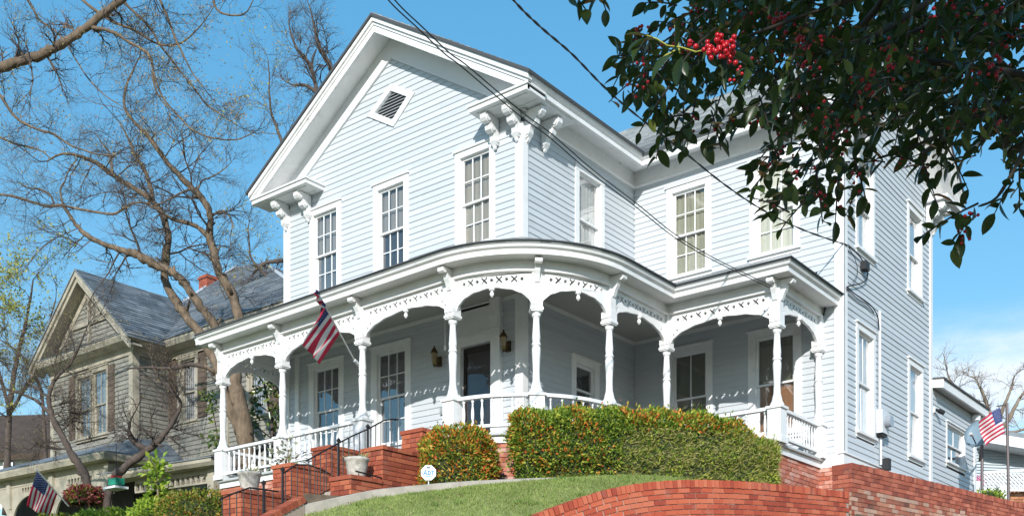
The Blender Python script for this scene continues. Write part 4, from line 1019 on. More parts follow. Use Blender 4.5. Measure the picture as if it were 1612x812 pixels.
# plants at the lower left, beyond the stairs
YG = M('yellow_green_leaf', (.2, .3, .05), .5, ramp=[(0, (.16, .30, .035)), (.5, (.34, .48, .05)), (1, (.52, .58, .09))], trans=.35)
YO = M('orange_green_leaf', (.3, .25, .05), .5, ramp=[(0, (.12, .18, .03)), (.5, (.26, .26, .05)), (1, (.5, .2, .05))], trans=.3)
p = pd(312, 800, 21.5); dome_bush((p.x, p.y, p.z - .5), 1.0, .7, .80, 'low bush of orange and green leaves left of the brick stairs', 5000, [('leaves', HEDGE_G, .45, 0), ('orange_leaves', YO, .55, .015)], .5, .07, 'low_bush')
p = pd(255, 815, 22); dome_bush((p.x, p.y, p.z - .4), .75, .6, .75, 'bright yellow green shrub at the foot of the tall leafy stem', 2600, [('leaves', YG, 1.0, 0)], .6, .10, 'leafy_shrub', 'shrub')
p = pd(165, 820, 23); dome_bush((p.x, p.y, p.z - .4), 1.1, .6, .6, 'low green shrub below the bird feeder at the bottom edge', 2600, [('leaves', YG, .5, 0), ('dark_leaves', HEDGE_G, .5, 0)], .6, .09, 'leafy_shrub', 'shrub')
p = pd(95, 822, 24); dome_bush((p.x, p.y, p.z - .4), .8, .6, .55, 'dark green shrub beside the flag at the bottom left', 1800, [('leaves', HEDGE_G, .8, 0), ('tips', YO, .2, 0)], .6, .08, 'leafy_shrub', 'shrub')
def stem_plant(name, pts, label, n, L, W, mat, rad, cat='shrub', stem_mat=None, grp=None):
    t = thing(name, label, cat, pts[0], grp); MB().tube(pts, [.02] * (len(pts) - 1) + [.006], 6).build('stem', stem_mat or BARK, t)
    P, D = [], []
    for i in range(n):
        s = random.random() ** .7 * (len(pts) - 1); k = min(int(s), len(pts) - 2); q = Vector(pts[k]).lerp(Vector(pts[k + 1]), s - k); d = Vector((random.gauss(0, 1), random.gauss(0, 1), random.gauss(.3, .6))).normalized()
        P.append(q + d * random.random() * rad); D.append(d + Vector((0, 0, random.uniform(-.6, .6))))
    P, D = np.array(P), np.array(D); V, F = leaf_geo(P, D, RNG.normal(0, .6, (n, 3)) + np.array([[0, 0, 1.]]), RNG.uniform(.7, 1.3, n) * L, RNG.uniform(.8, 1.2, n) * W)
    link(bpy.data.objects.new('leaves', fast_mesh('leaves', V, F, mat)), t, 'stuff'); return t
BARK = M('grey_brown_bark', (.22, .17, .125), .9, noise=(9, .35), bump=(25, .9), stretch=(1, 1, .3), dirt=(3, (.36, .31, .25), .6))
BARKD = M('dark_twig_bark', (.095, .072, .06), .9, noise=(9, .3))
BARKL = M('tan_bark', (.165, .12, .08), .9, noise=(9, .45), bump=(14, 1.0), stretch=(1, 1, .3), dirt=(4.5, (.05, .042, .036), .9))  # brown bark with darker patches
stem_plant('leafy_sapling', [pd(250, 812, 21.8), pd(249, 780, 21.8), pd(246, 750, 21.8), pd(244, 728, 21.8)], 'upright sapling with bright yellow green leaves left of the stairs', 230, .14, .08, YG, .25)
stem_plant('pale_shrub', [pd(452, 742, 17.6), pd(450, 725, 17.6), pd(456, 708, 17.6)], 'small pale variegated shrub behind the lowest brick step', 110, .11, .05, M('pale_variegated_leaf', (.5, .5, .4), .6, ramp=[(0, (.25, .30, .12)), (.5, (.5, .5, .35)), (1, (.65, .62, .5))], trans=.3), .34)

# ------------------------------------------------------------------ small fittings
BRASS = M('aged_brass', (.09, .06, .025), .4, metal=.7, noise=(20, .3)); LAMPG = M('amber_lantern_glass', (.22, .15, .045), .2, noise=(9, .3), spec=.6)
def lantern(pt, label):
    t = thing('wall_lantern', label, 'lantern', pt, 'brass lanterns beside the front door'); x, y, z = pt
    MB().box(x - .05, x + .05, y - .035, y - .0, z - .16, z + .02).tube([(x, y - .03, z - .1), (x, y - .10, z - .17), (x, y - .15, z - .10), (x, y - .15, z + .02)], .012).build('lamp_arm', BRASS, t)
    MB().lathe([(.025, -.155), (.045, -.10), (.062, .06), (.04, .08)], (x, y - .15, z), 6).build('lamp_glass', LAMPG, t)
    MB().lathe([(.012, -.20), (.02, -.17), (.04, -.155), (.03, -.15)], (x, y - .15, z), 6).build('finial', BRASS, t)
    MB().lathe([(.07, .06), (.066, .085), (.04, .13), (.02, .15), (.012, .19), (.0, .2)], (x, y - .15, z), 8).build('lamp_cap', BRASS, t)
lantern((-1.91, -.035, 5.62), 'brass wall lantern left of the dark front door'); lantern((-.27, -.035, 5.60), 'brass wall lantern between the white pilaster and the corner board')
o = MB().box(-1.89, -1.81, -.06, -.026, 4.57, 4.69).box(-1.87, -1.83, -.072, -.06, 4.60, 4.66).build('outlet_box', M('grey_plastic', (.35, .36, .36), .5)); tag(o, 'small grey electrical outlet box on the porch wall left of the door', 'outlet')
t = thing('pull_cord', 'white pull cord hanging in front of the dark front door', 'cord', (-1.0, -.9, 5.5)); MB().tube([(-1.0, -.9, 6.43), (-1.0, -.9, 5.45)], .007, 5).build('cord', WHITE, t); MB().lathe([(.012, .06), (.022, .03), (.022, -.02), (.0, -.04)], (-1.0, -.9, 5.43), 8).build('cord_knob', WHITE, t)
# electric meter with conduit
GREYP = M('meter_grey_paint', (.62, .64, .66), .45, noise=(6, .06)); DKP = M('black_rubber', (.025, .025, .027), .6)
mt = thing('electric_meter', 'grey electric meter box with its conduit between the two lower side windows', 'meter', (W2 + .1, 5.75, 4.3))
mp_ = pu(1390, 684, W2 + .1); y = mp_.y
MB().box(W2 + .03, W2 + .15, y - .17, y + .17, 4.30, 4.74).build('meter_box', GREYP, mt)
mb = MB(); k = 14; mb.prism([(y + .0 + .11 * math.cos(6.283 * i / k), 4.52 + .11 * math.sin(6.283 * i / k)) for i in range(k)], lambda a, z, t: (t, a, z), W2 + .15, W2 + .27); mb.build('meter_dial', M('meter_glass', (.3, .33, .36), .15, spec=.8), mt)
mb = MB(); mb.prism([(y - .10, 4.24), (y + .10, 4.24), (y + .15, 4.30), (y - .15, 4.30)], lambda a, z, t: (t, a, z), W2 + .04, W2 + .13); mb.build('meter_foot', DKP, mt)
cy_ = pu(1384, 560, W2 + .05).y
MB().tube([(W2 + .06, y - .06, 4.74), (W2 + .06, y - .06, 5.2), (W2 + .06, cy_, 6.2), (W2 + .06, cy_, 6.62)], .028, 8).build('conduit', GREYP, mt)
MB().tube([(W2 + .06, y + .0, 4.24), (W2 + .06, y + .0, 3.72)], .024, 8).build('lower_conduit', GREYP, mt); MB().box(W2 + .07, W2 + .2, y - .0, y + .16, 3.62, 3.84).build('junction_box', DKP, mt)
# overhead wires and their entry on the wall
WIRE = M('black_cable', (.018, .018, .02), .55)
def cable(name, A, B, sag, r, label, twist=0, n=40):
    pts = []; A, B = Vector(A), Vector(B)
    for i in range(n + 1):
        t = i / n; q = A.lerp(B, t); q.z -= sag * 4 * t * (1 - t); pts.append(q)
    mb = MB()
    if twist:
        m = n * 12
        for ph in (0, 2.1, 4.2)[:twist]:
            tp = []
            for i in range(m + 1):
                t = i / m; q = A.lerp(B, t); q.z -= sag * 4 * t * (1 - t); a = ph + i * .30; d = (B - A).normalized(); x = d.cross(Vector((0, 0, 1))).normalized(); yv = x.cross(d)
                tp.append(q + (x * math.cos(a) + yv * math.sin(a)) * r * 1.1)
            mb.tube(tp, r, 5)
    else: mb.tube(pts, r, 5)
    o = mb.build(name, WIRE); tag(o, label, 'wire', 'overhead wires'); return o
W_END = pu(1334, 386, W2 + .05)
def through(px0, px1, Z0, Z1, ext): A, B = pd(*px0, Z0), pd(*px1, Z1); return A + (A - B) * ext, B
def wire(name, px, Z0, Z1, r, label, twist=False):
    n = len(px); P = smooth_path([pd(x, y, Z0 + (Z1 - Z0) * (x - px[0][0]) / (px[-1][0] - px[0][0])) for x, y in px], 8); mb = MB()
    if twist:
        Q = smooth_path([tuple(p) for p in P], 8)
        for ph in (0, 3.14):
            mb.tube([q + (rt * math.cos(ph + i * .16) * .5 + Vector((0, 0, 1)) * math.sin(ph + i * .16)) * r * 1.05 for i, q in enumerate(Q)], r, 5)
    else: mb.tube(P, r, 5)
    tag(mb.build(name, WIRE), label, 'wire', 'overhead wires')
wire('service_cable', [(700, -150), (755, -70), (808, 0), (850, 42), (900, 85), (950, 136), (1000, 180), (1075, 238), (1140, 290), (1200, 330), (1265, 362), (1334, 386)], 9.5, depth(W_END), .0085, 'thick twisted black service cable from the top edge to the right corner board', True)
Zp = depth((3.9, 1.4, 0))
wire('phone_cable', [(505, -150), (560, -70), (611, 0), (659, 46), (700, 85), (730, 108), (815, 180), (863, 215), (930, 272), (1000, 325), (1061, 373), (1120, 408), (1212, 453)], 9.0, Zp, .0072, 'lower thin black wire crossing the gable towards the porch corner')
wire('phone_cable', [(515, -150), (570, -70), (621, 0), (667, 45), (708, 84), (738, 106), (822, 177), (868, 211), (934, 268), (1003, 321), (1063, 369), (1122, 405), (1214, 450)], 9.0, Zp, .0072, 'upper thin black wire running close beside its twin across the gable')
A = pu(1332, 386, W2 + .06)
t = thing('cable_drop', 'tangle of black cables looping down the side wall beside the corner board', 'cable', A)
loopz = [(1336, 388), (1352, 402), (1362, 418), (1366, 430), (1363, 441), (1352, 447), (1340, 449), (1333, 452)]
MB().tube(smooth_path([pu(x, y, W2 + .06) for x, y in loopz], 4), .012, 6).build('cable', WIRE, t)
MB().tube(smooth_path([pu(x, y, W2 + .06) for x, y in ((1334, 452), (1345, 462), (1360, 472), (1374, 484), (1382, 500), (1384, 520))], 4), .011, 6).build('cable', WIRE, t)
MB().tube(smooth_path([pu(x, y, W2 + .055) for x, y in ((1333, 455), (1350, 470), (1366, 480), (1376, 492))], 4), .009, 5).build('cable', WIRE, t)
MB().tube(smooth_path([pu(x, y, W2 + .055) for x, y in ((1334, 386), (1346, 408), (1350, 430), (1342, 445))], 4), .006, 5).build('cable', WIRE, t)
q = pu(1361, 418, W2 + .07); MB().box(q.x - .04, q.x + .06, q.y - .10, q.y + .10, q.z - .09, q.z + .06).build('splice', DKP, t)
MB().tube(smooth_path([pv(x, y, D1 - .05) for x, y in ((1302, 470), (1292, 520), (1290, 560), (1292, 610), (1291, 660))], 4), .014, 5).build('cable', WIRE, t)
# small cable on the porch corner pilaster
# floodlight on the annex
fl = thing('flood_light', 'small black flood light high on the rear wing wall', 'flood light', pu(1470, 647, W2 + .1)); q = pu(1469, 645, W2)
MB().box(q.x, q.x + .05, q.y - .05, q.y + .05, q.z - .06, q.z + .06).build('mount', WHITE, fl); MB().tube([q + Vector((.05, 0, 0)), q + Vector((.12, .10, -.02))], .03, 8).tube([q + Vector((.10, .08, -.02)), q + Vector((.17, .17, -.05))], .05, 10).build('lamp_head', DKP, fl)

# ------------------------------------------------------------------ rear wing of the house
PX = Plane('B', W2 + .002); XE = 12.08
mb = MB(); PX.box(mb, DEND + .03, XE, -.30, -.125, 2.4, 5.90); wX = hpart('siding_wall', mb, BACKING)
mb = MB(); mb.box(0, W2 + .0, XE - .14, XE - .02, 2.4, 5.86); hpart('rear_wall', mb, SIDING)
def window2(a0, a1):
    return window(PX, a0, a1, 4.52, 5.22, 4.86, 2, 1, C_SLATE, tw=.10, sill=True, head=.12, cur_d=-.108)
hx = window2(9.86, 11.12); 
boards2 = []; z = 2.6
mbx = MB()
while z < 5.86:
    segs = [(DEND + .03, XE - .1)]
    if hx[2] < z + .08 and hx[3] > z + .04: segs = [(DEND + .03, hx[0]), (hx[1], XE - .1)]
    for s0, s1 in segs: mbx.prism(prof, lambda yy, zz, t, z=z: PX.P(t, -yy, zz + z), s0, s1)
    z += EXPO
mbx.build('siding_boards', SIDING, wX, kind='stuff')
mb = MB(); mb.box(W2 - .02, W2 + .04, XE - .12, XE + .03, 2.4, 5.92); cboard('corner_board', mb)
mb = MB(); mb.sweep([(W2, DEND + .04), (W2, XE + .25)], [(.20, 5.82), (.25, 5.82), (.26, 5.99), (.20, 5.99)]); hpart('eave_fascia', mb, WHITE)
mb = MB(); mb.sweep([(W2, DEND + .04), (W2, XE + .22)], [(.03, 5.85), (.20, 5.84), (.20, 5.86), (.03, 5.88)]); hpart('eave_soffit', mb, CEIL)
mb = MB(); mb.prism([(W2 + .29, 5.992), (W2 + .29, 6.03), (0, 6.5), (0, 6.42)], lambda x, z, t: (x, t, z), DEND + .0, XE + .28); o = hpart('roof', mb, M('dark_wing_roof', (.09, .085, .08), .9, noise=(20, .3)))
mb = MB(); mb.box(0, W2 + .35, XE + .03, XE + .2, 5.6, 5.8); hpart('eave_return', mb, WHITE)
mb = MB(); mb.prism([(W2 + .03, 5.845), (W2 + .265, 5.815), (W2 + .265, 5.99), (W2 + .03, 6.02)], lambda x, z, t: (x, t, z), DEND + .01, DEND + .035); hpart('eave_end', mb, WHITE)
# satellite dish on the end of the wing
DISH = M('dish_grey', (.20, .28, .34), .45, noise=(4, .08))
c = pu(1541, 684, W2 + .62); ds = thing('satellite_dish', 'grey blue satellite dish on a bracket at the end of the rear wing', 'satellite dish', c)
dn = (-rt * .62 - ff * .62 + Vector((0, 0, .35))).normalized(); dx_ = dn.cross(Vector((0, 0, 1))).normalized(); dy_ = dx_.cross(dn)
mb = MB(); K = 24; vs = [c]; 
for r_, dep in ((.14, .01), (.25, .03), (.335, .07)):
    vs += [c + dx_ * math.cos(6.283 * i / K) * r_ * .88 + dy_ * math.sin(6.283 * i / K) * r_ + dn * dep for i in range(K)]
back = [p - dn * .018 for p in vs]; nv = len(vs)
fs = [(0, 1 + i, 1 + (i + 1) % K) for i in range(K)] + [(1 + r * K + i, 1 + (r + 1) * K + i, 1 + (r + 1) * K + (i + 1) % K, 1 + r * K + (i + 1) % K) for r in range(2) for i in range(K)]
mb.add(vs + back, fs + [tuple(nv + j for j in f[::-1]) for f in fs] + [(1 + 2 * K + i, 1 + 2 * K + (i + 1) % K, nv + 1 + 2 * K + (i + 1) % K, nv + 1 + 2 * K + i) for i in range(K)]); mb.build('dish', DISH, ds, True)
mb = MB(); mb.tube([c - dn * .02, c - dn * .2, Vector((W2 + .1, XE + .05, c.z - .2))], .025, 6); mb.build('dish_mount', DKP, ds)
fc = c + dn * .36 - dy_ * .2; MB().tube([c - dy_ * .27 + dn * .07, fc], .014, 5).build('feed_arm', DKP, ds); MB().obox(fc, dn, dx_, dy_, .04, .03, .03).build('feed_horn', M('feed_grey', (.5, .5, .5), .5), ds)
q = pu(1536, 655, W2 + .1); u_ = thing('eave_lamp', 'small white lamp under the end eave of the rear wing', 'lamp', q); MB().lathe([(.05, .06), (.11, .0), (.10, -.10), (.0, -.12)], q, 10).build('lamp_shade', WHITE, u_); MB().tube([q + Vector((0, 0, .05)), q + Vector((-.05, 0, .28))], .02).build('lamp_arm', GREYP, u_)

# ------------------------------------------------------------------ flags
RED = M('flag_red', (.60, .03, .085), .7, trans=.3); FWH = M('flag_white', (.78, .76, .74), .7, trans=.3); FBL = M('flag_blue', (.035, .06, .20), .7, trans=.2)
def flag(name, label, fn, poles, nx=26, loc=None):
    """fn(s, t): s 0..1 along the fly, t 0..1 down the hoist; stripes run along the fly"""
    t_ = thing(name, label, 'flag', loc or fn(0, 0), 'american flags'); mb = MB(); ny = 26
    for i in range(nx + 1):
        for j in range(ny + 1): mb.v.append(tuple(fn(i / nx, j / ny)))
    for i in range(nx):
        for j in range(ny):
            a = i * (ny + 1) + j; mb.f.append((a, a + 1, a + ny + 2, a + ny + 1)); st_ = j // 2
            mb.m.append(2 if (i / nx < .4 and j < 14) else (0 if st_ % 2 == 0 else 1))
    cl = mb.build('flag_cloth', [RED, FWH, FBL], t_, True)
    so = cl.modifiers.new('s', 'SOLIDIFY'); so.thickness = .004
    stars = MB()
    for r in range(9):
        for k in range(6 - r % 2):
            s_, v_ = (.035 + (k + .5 * (r % 2)) * .066), (r + .75) / 19.5
            p = Vector(fn(s_, v_)); ex = (Vector(fn(s_ + .01, v_)) - p).normalized(); ez = (Vector(fn(s_, v_ + .01)) - p).normalized(); nn = ex.cross(ez)
            rad = (Vector(fn(s_ + .02, v_)) - p).length * .75
            for sgn in (-1, 1):
                pts = [p + nn * sgn * .006 + (ex * math.cos(math.pi * q / 5 - math.pi / 2) + ez * math.sin(math.pi * q / 5 - math.pi / 2)) * rad * (1 if q % 2 == 0 else .42) for q in range(10)]
                stars.add(pts, [tuple(range(10))])
    stars.build('stars', FWH, t_)
    for nm, pts, r, mt_ in poles: MB().tube(pts, r, 8).build(nm, mt_, t_)
    return t_
# porch flag: pole in a bracket on the third post, leaning out to the front left; cloth hangs from it in folds
PB0 = pv(562, 574, -1.83); PT = pd(497, 455, 16.9)
ax = (PT - PB0)
def porch_flag(s, t):
    # the blue end is wrapped round the pole tip; below it the striped cloth hangs out to the left
    k = min(1, max(0, (t - .30) / .16)); k = k * k * (3 - 2 * k)
    a = (1.0 - .55 * t) if t < .38 else (.79 - .58 * (t - .38)); base = PB0 + ax * a
    fly = rt * (-.35 + .10 * (t - .7)) + Vector((0, 0, -.60 + .12 * (t - .5))) - ff * .10
    fold = .048 * math.sin(t * 17 + s * 2.2) * s ** .7 + .03 * math.sin(t * 31 + s * 5) * s
    wrap = rt * (.035 * math.sin(t * 22 + s * 9)) + Vector((0, 0, -.12 * s)) + ff * (.03 * math.cos(s * 12))
    return base + (fly * s + (ff * 1.0 + rt * .35) * fold) * k + wrap * (1 - k)
PALE_POLE = M('pale_pole', (.7, .7, .68), .4)
flag('porch_flag', 'american flag hanging from an angled white pole on the third porch post', porch_flag, [('flag_pole', [PB0, PT], .013, PALE_POLE), ('pole_bracket', [PB0 + Vector((.0, .10, -.02)), PB0 + ax.normalized() * .12], .028, GREYP)], loc=PB0)
# right: flag on a tall thin pole beyond the wing
q0, q1 = pd(1588, 800, 22.5), pd(1585, 634, 22.5); qt = pd(1567, 640, 22.5); 
def yard_flag(s, t):
    h = pd(1574, 641, 22.4).lerp(pd(1582, 681, 22.4), t)
    return h + rt * (-.42 * s) + Vector((0, 0, -.19 * s - .10 * s * s)) + ff * (.09 * math.sin(s * 7 + t * 3) * (s + .1))
POLE_D = M('dark_pole', (.12, .10, .10), .5, metal=.4)
flag('yard_flag', 'american flag on a dark pole between the dish and the far grey building', yard_flag, [('flag_pole', [q0, q1], .03, POLE_D), ('flag_arm', [pd(1585, 637, 22.5), pd(1569, 639, 22.4)], .012, POLE_D)], loc=q0)
o = MB().tube([pd(1546, 770, 23), pd(1546, 700, 23)], .032, 8).build('utility_pole', POLE_D); tag(o, 'thin dark post standing directly behind the satellite dish', 'post')
# left: flag low in front of the neighbour's porch
q0, q1 = pd(108, 796, 24), pd(57, 738, 23.2)
def left_flag(s, t):
    a = q1.lerp(q0, .03 + .62 * t); return a + Vector((-.26 * s, -.10 * s, -(.85 + .0 * t) * s * (.9 - .25 * t))) + Vector((.6, -.8, 0)) * (.06 * math.sin(t * 9 + s * 3) * s)
flag('neighbour_flag', 'american flag on an angled pole at the bottom left by the neighbouring porch', left_flag, [('flag_pole', [q0, q1], .015, PALE_POLE)], loc=q0)

# ------------------------------------------------------------------ neighbouring house on the left
NTRIM = M('weathered_cream_trim', (.40, .36, .28), .7, noise=(3, .2), bump=(20, .2), dirt=(1.5, (.22, .18, .13), .85)); NSID = M('weathered_grey_siding', (.25, .24, .205), .8, noise=(3, .25), bump=(20, .3), stretch=(.6, .6, 5), dirt=(.8, (.42, .38, .28), .7))
NROOF = M('slate_blue_shingle', (.17, .2, .22), .7, ramp=[(0, (.125, .145, .165)), (.5, (.17, .195, .215)), (1, (.23, .25, .265))], noise=(3, .25), bump=(20, .2), dirt=(.8, (.07, .066, .07), .8)); NDK = M('painted_porch_shade', (.05, .045, .04), .9, noise=(3, .2)); SHUT = M('brown_shutter', (.12, .088, .065), .8, noise=(5, .2))  # NDK puts the shade inside the porch into the wall colour
def courses(par, A, B, C, D, n, th=.03, tab=.45):
    """shingle courses over the quad A-B (eave) to D-C (ridge)"""
    A, B, C, D = (Vector(p) for p in (A, B, C, D)); nn = (B - A).cross(D - A).normalized(); nn = nn if nn.z > 0 else -nn; mb = MB()
    for i in range(n):
        t0, t1 = i / n, (i + 1) / n; a, b, c, d = A.lerp(D, t0), B.lerp(C, t0), B.lerp(C, t1), A.lerp(D, t1); L = (b - a).length; k = max(1, int(L / tab)); cuts = [0] + sorted((j + random.uniform(-.3, .3)) / k for j in range(1, k)) + [1]
        for u0, u1 in zip(cuts[:-1], cuts[1:]):
            j = random.uniform(.8, 1.3); q = [a.lerp(b, u0), a.lerp(b, u1), d.lerp(c, u1), d.lerp(c, u0)]; top = [q[0] + nn * th * j, q[1] + nn * th * j, q[2] + nn * .008, q[3] + nn * .008]
            mb.add(q + top, [(4, 5, 6, 7), (0, 1, 5, 4), (1, 2, 6, 5), (3, 0, 4, 7)])
    mb.build('shingles', NROOF, par, kind='stuff')
nh = thing('neighbour_house', 'weathered grey and cream house with steep gable and slate blue roof behind branches', 'house', (-15, 6, 1.4))
def npart(name, mb, mat, parent=None, kind=None): return mb.build(name, mat, parent or nh, kind=kind)
VN, UN, VS = 1.7, -14.81, 2.79; ULn = -19.15
PN, PNS, PN2 = Plane('A', VN), Plane('B', UN), Plane('A', VS)
def nwall(pl, a0, a1, z0, z1, holes=(), clip=None, expo=.125):
    mb = MB(); pl.box(mb, a0 + (.3 if pl is PNS else 0), a1, -.3, -.1, z0, z1 if clip is None else z0 + .1); w = npart('siding_wall', mb, NSID); z = z0; mb = MB()
    while z < z1 - .02:
        lo, hi = (a0, a1) if clip is None else clip(z + .06)
        segs = [(max(lo, a0), min(hi, a1))]
        for h in holes:
            if h[2] < z + .08 and h[3] > z + .04: segs = [q for s in segs for q in ((s[0], min(s[1], h[0])), (max(s[0], h[1]), s[1])) if q[1] - q[0] > .03]
        for s0, s1 in segs:
            if s1 - s0 > .05: mb.prism([(.006, -.012), (-.026, -.012), (-.028, 0), (-.002, expo), (.006, expo)], lambda y, zz, t, z=z: pl.P(t, -y, zz + z), s0, s1)
        z += expo
    mb.build('siding_boards', NSID, w, kind='stuff')
C_SKY = curtain_mat('pale_blue_blind', (.35, .42, .48)); C_LAV = curtain_mat('lavender_white_curtain', (.55, .55, .62))
WB = dict(parent=nh, wh=NTRIM)
nh_holes = [window(PN, -17.62, -17.02, 6.50, 8.14, 7.26, 2, 1, C_SKY, GLASS_D, tw=.13, lower_cur=C_DARK, **WB), window(PN, -16.80, -16.18, 6.50, 8.18, 7.30, 2, 1, C_SKY, GLASS_D, tw=.13, lower_cur=C_DARK, **WB)]
h2 = [window(PN2, -14.12, -13.56, 6.70, 8.30, 7.45, 1, 1, C_LAV, GLASS, tw=.16, **WB), window(PN2, -11.1, -10.5, 6.40, 7.9, 7.1, 1, 1, C_LAV, GLASS, tw=.16, **WB), window(PN2, -11.1, -10.5, 3.2, 5.0, 4.1, 1, 1, C_LAV, GLASS, tw=.16, **WB)]
nwall(PN, ULn, UN, 5.4, 8.45, nh_holes); nwall(PNS, VN, VS, 5.4, 8.5); nwall(PN2, UN - .1, -8.9, 2.2, 8.5, h2)
mb = MB(); mb.box(-9.0, -8.9, VS + .05, 14, 1.4, 8.5); mb.box(ULn, ULn + .1, VN + .1, 14, 1.4, 8.45); mb.box(ULn + .1, -9, 13.8, 14, 1.4, 8.4); npart('side_wall', mb, NSID)
GU, GHf, GZ, GE = -16.98, 2.62, 11.05, 8.72
zg = lambda u: GZ - (GZ - GE) * abs(u - GU) / GHf
nwall(PN, ULn, UN, 8.9, 10.9, (), lambda z: (GU - (10.80 - z) / .90, GU + (10.80 - z) / .90))
for (a0, a1, p_) in ((ULn - .02, ULn + .16, PN), (UN - .16, UN + .035, PN)): mb = MB(); p_.box(mb, a0, a1, -.02, .04, 5.4, 8.45); npart('corner_board', mb, NTRIM)
mb = MB(); PNS.box(mb, VN + .02, VN + .16, -.02, .045, 5.4, 8.45); npart('corner_board', mb, NTRIM)
mb = MB(); PN2.box(mb, -12.2, -12.0, -.02, .06, 2.2, 8.45); npart('corner_board', mb, NTRIM)
for a0, a1, pl, z0, z1 in ((-16.0, -15.70, PN, 6.45, 8.3), (-18.1, -17.80, PN, 6.45, 8.3), (-13.35, -12.98, PN2, 6.65, 8.45), (-14.72, -14.36, PN2, 6.65, 8.45), (-10.28, -9.95, PN2, 6.35, 8.0)):
    mb = MB(); pl.box(mb, a0, a1, -.0, .05, z0, z1); sh_ = npart('shutter', mb, SHUT)
    for k in range(10): mb = MB(); zz = z0 + .1 + k * (z1 - z0 - .2) / 10; pl.box(mb, a0 + .04, a1 - .04, .05, .062, zz, zz + .05); mb.build('louver', SHUT, sh_)
nep = [(ULn, VN), (UN, VN), (UN, VS), (-8.9, VS)]
mb = MB(); mb.sweep([(ULn, 9), (ULn, VN), (UN, VN), (UN, VS), (-8.5, VS)], [(.30, 8.66), (.38, 8.68), (.44, 8.80), (.44, 8.84), (.30, 8.84)]); npart('eave_fascia', mb, NTRIM)
mb = MB(); mb.sweep([(ULn, 9), (ULn, VN), (UN, VN), (UN, VS), (-8.5, VS)], [(0, 8.62), (.30, 8.66), (.30, 8.68), (0, 8.68)]); npart('eave_soffit', mb, NTRIM)
mb = MB(); mb.sweep([(ULn, 9), (ULn, VN), (UN, VN), (UN, VS), (-8.5, VS)], [(-.02, 8.40), (.05, 8.40), (.05, 8.46), (.03, 8.48), (.03, 8.63), (-.02, 8.63)]); npart('eave_frieze', mb, NTRIM)
mb = MB(); mb.prism([(-.02, 8.84), (.46, 8.84), (.46, 8.86), (-.02, 9.0)], lambda d, z, t: (t, VN - d, z), ULn - .4, UN + .4); npart('pent_roof', mb, NROOF)
for sg in (-1, 1):
    def chev(d0, d1, t0, t1, nm, mat=NTRIM, e=GHf):
        mb = MB(); mb.prism([(GU, GZ + d0), (GU + sg * e, zg(GU + e) + d0), (GU + sg * e, zg(GU + e) + d1), (GU, GZ + d1)], lambda a, z, t: (a, VN - t, z), t0, t1); return npart(nm, mb, mat)
    chev(-.02, -.16, .36, .48, 'rake_fascia'); chev(-.16, -.30, .36, .42, 'rake_moulding'); chev(-.20, -.18, -.0, .36, 'rake_soffit'); chev(-.2, -.52, -.02, .05, 'rake_frieze', NTRIM, GHf - .35)
    mb = MB(); mb.prism([(GU, GZ), (GU + sg * (GHf + .05), GE - .02), (GU + sg * (GHf + .05), GE + .03), (GU, GZ + .05)], lambda a, z, t: (a, t, z), VN - .5, 9); gr_ = npart('gable_roof', mb, NROOF)
    if sg > 0: courses(gr_, (GU + GHf + .05, VN - .5, GE + .03), (GU + GHf + .05, 9, GE + .03), (GU, 9, GZ + .05), (GU, VN - .5, GZ + .05), 24)
# gable trim: king post and collar with a round boss
mb = MB(); PN.box(mb, GU - .05, GU + .05, .03, .08, 9.0, 10.8); PN.box(mb, GU - .9, GU + .9, .03, .075, 9.62, 9.74); npart('gable_truss', mb, NTRIM)
mb = MB(); mb.prism([(GU + .5 + .22 * math.cos(6.283 * i / 16), 9.98 + .22 * math.sin(6.283 * i / 16)) for i in range(16)], lambda a, z, t: (a, VN - t, z), .03, .07); npart('gable_boss', mb, NTRIM)
# main hipped roof
hb = [(ULn + 1.2, VS - .45), (-8.45, VS - .45), (-8.45, 14.4), (ULn + 1.2, 14.4)]; hz0 = 8.86; a1_, a2_ = pv(372, 420, 8.2), pv(398, 420, 8.2)
mb = MB(); ap = [(-16.6, 8.2, 13.35), (-13.4, 8.2, 13.35)]
ap[0] = (a1_.x, 8.2, a1_.z); ap[1] = (a2_.x + .6, 8.2, a2_.z)
mb.add([(*p, hz0) for p in hb] + ap, [(0, 1, 5, 4), (1, 2, 5), (2, 3, 4, 5), (3, 0, 4), (3, 2, 1, 0)]); hr_ = npart('hip_roof', mb, NROOF)
courses(hr_, (*hb[0], hz0), (*hb[1], hz0), ap[1], ap[0], 30)
for p_, q_ in ((hb[1], ap[1]), (hb[0], ap[0])): MB().tube([(*p_, hz0 + .02), q_], .06, 6).build('hip_cap', M('pale_metal', (.5, .52, .54), .5), nh)
cp = pv(328, 446, 7.0); mb = MB(); mb.box(cp.x - .22, cp.x + .22, 6.78, 7.22, cp.z - 2, cp.z + .22); mb.box(cp.x - .26, cp.x + .26, 6.74, 7.26, cp.z + .10, cp.z + .16); npart('chimney', mb, BRICK_DKRED)
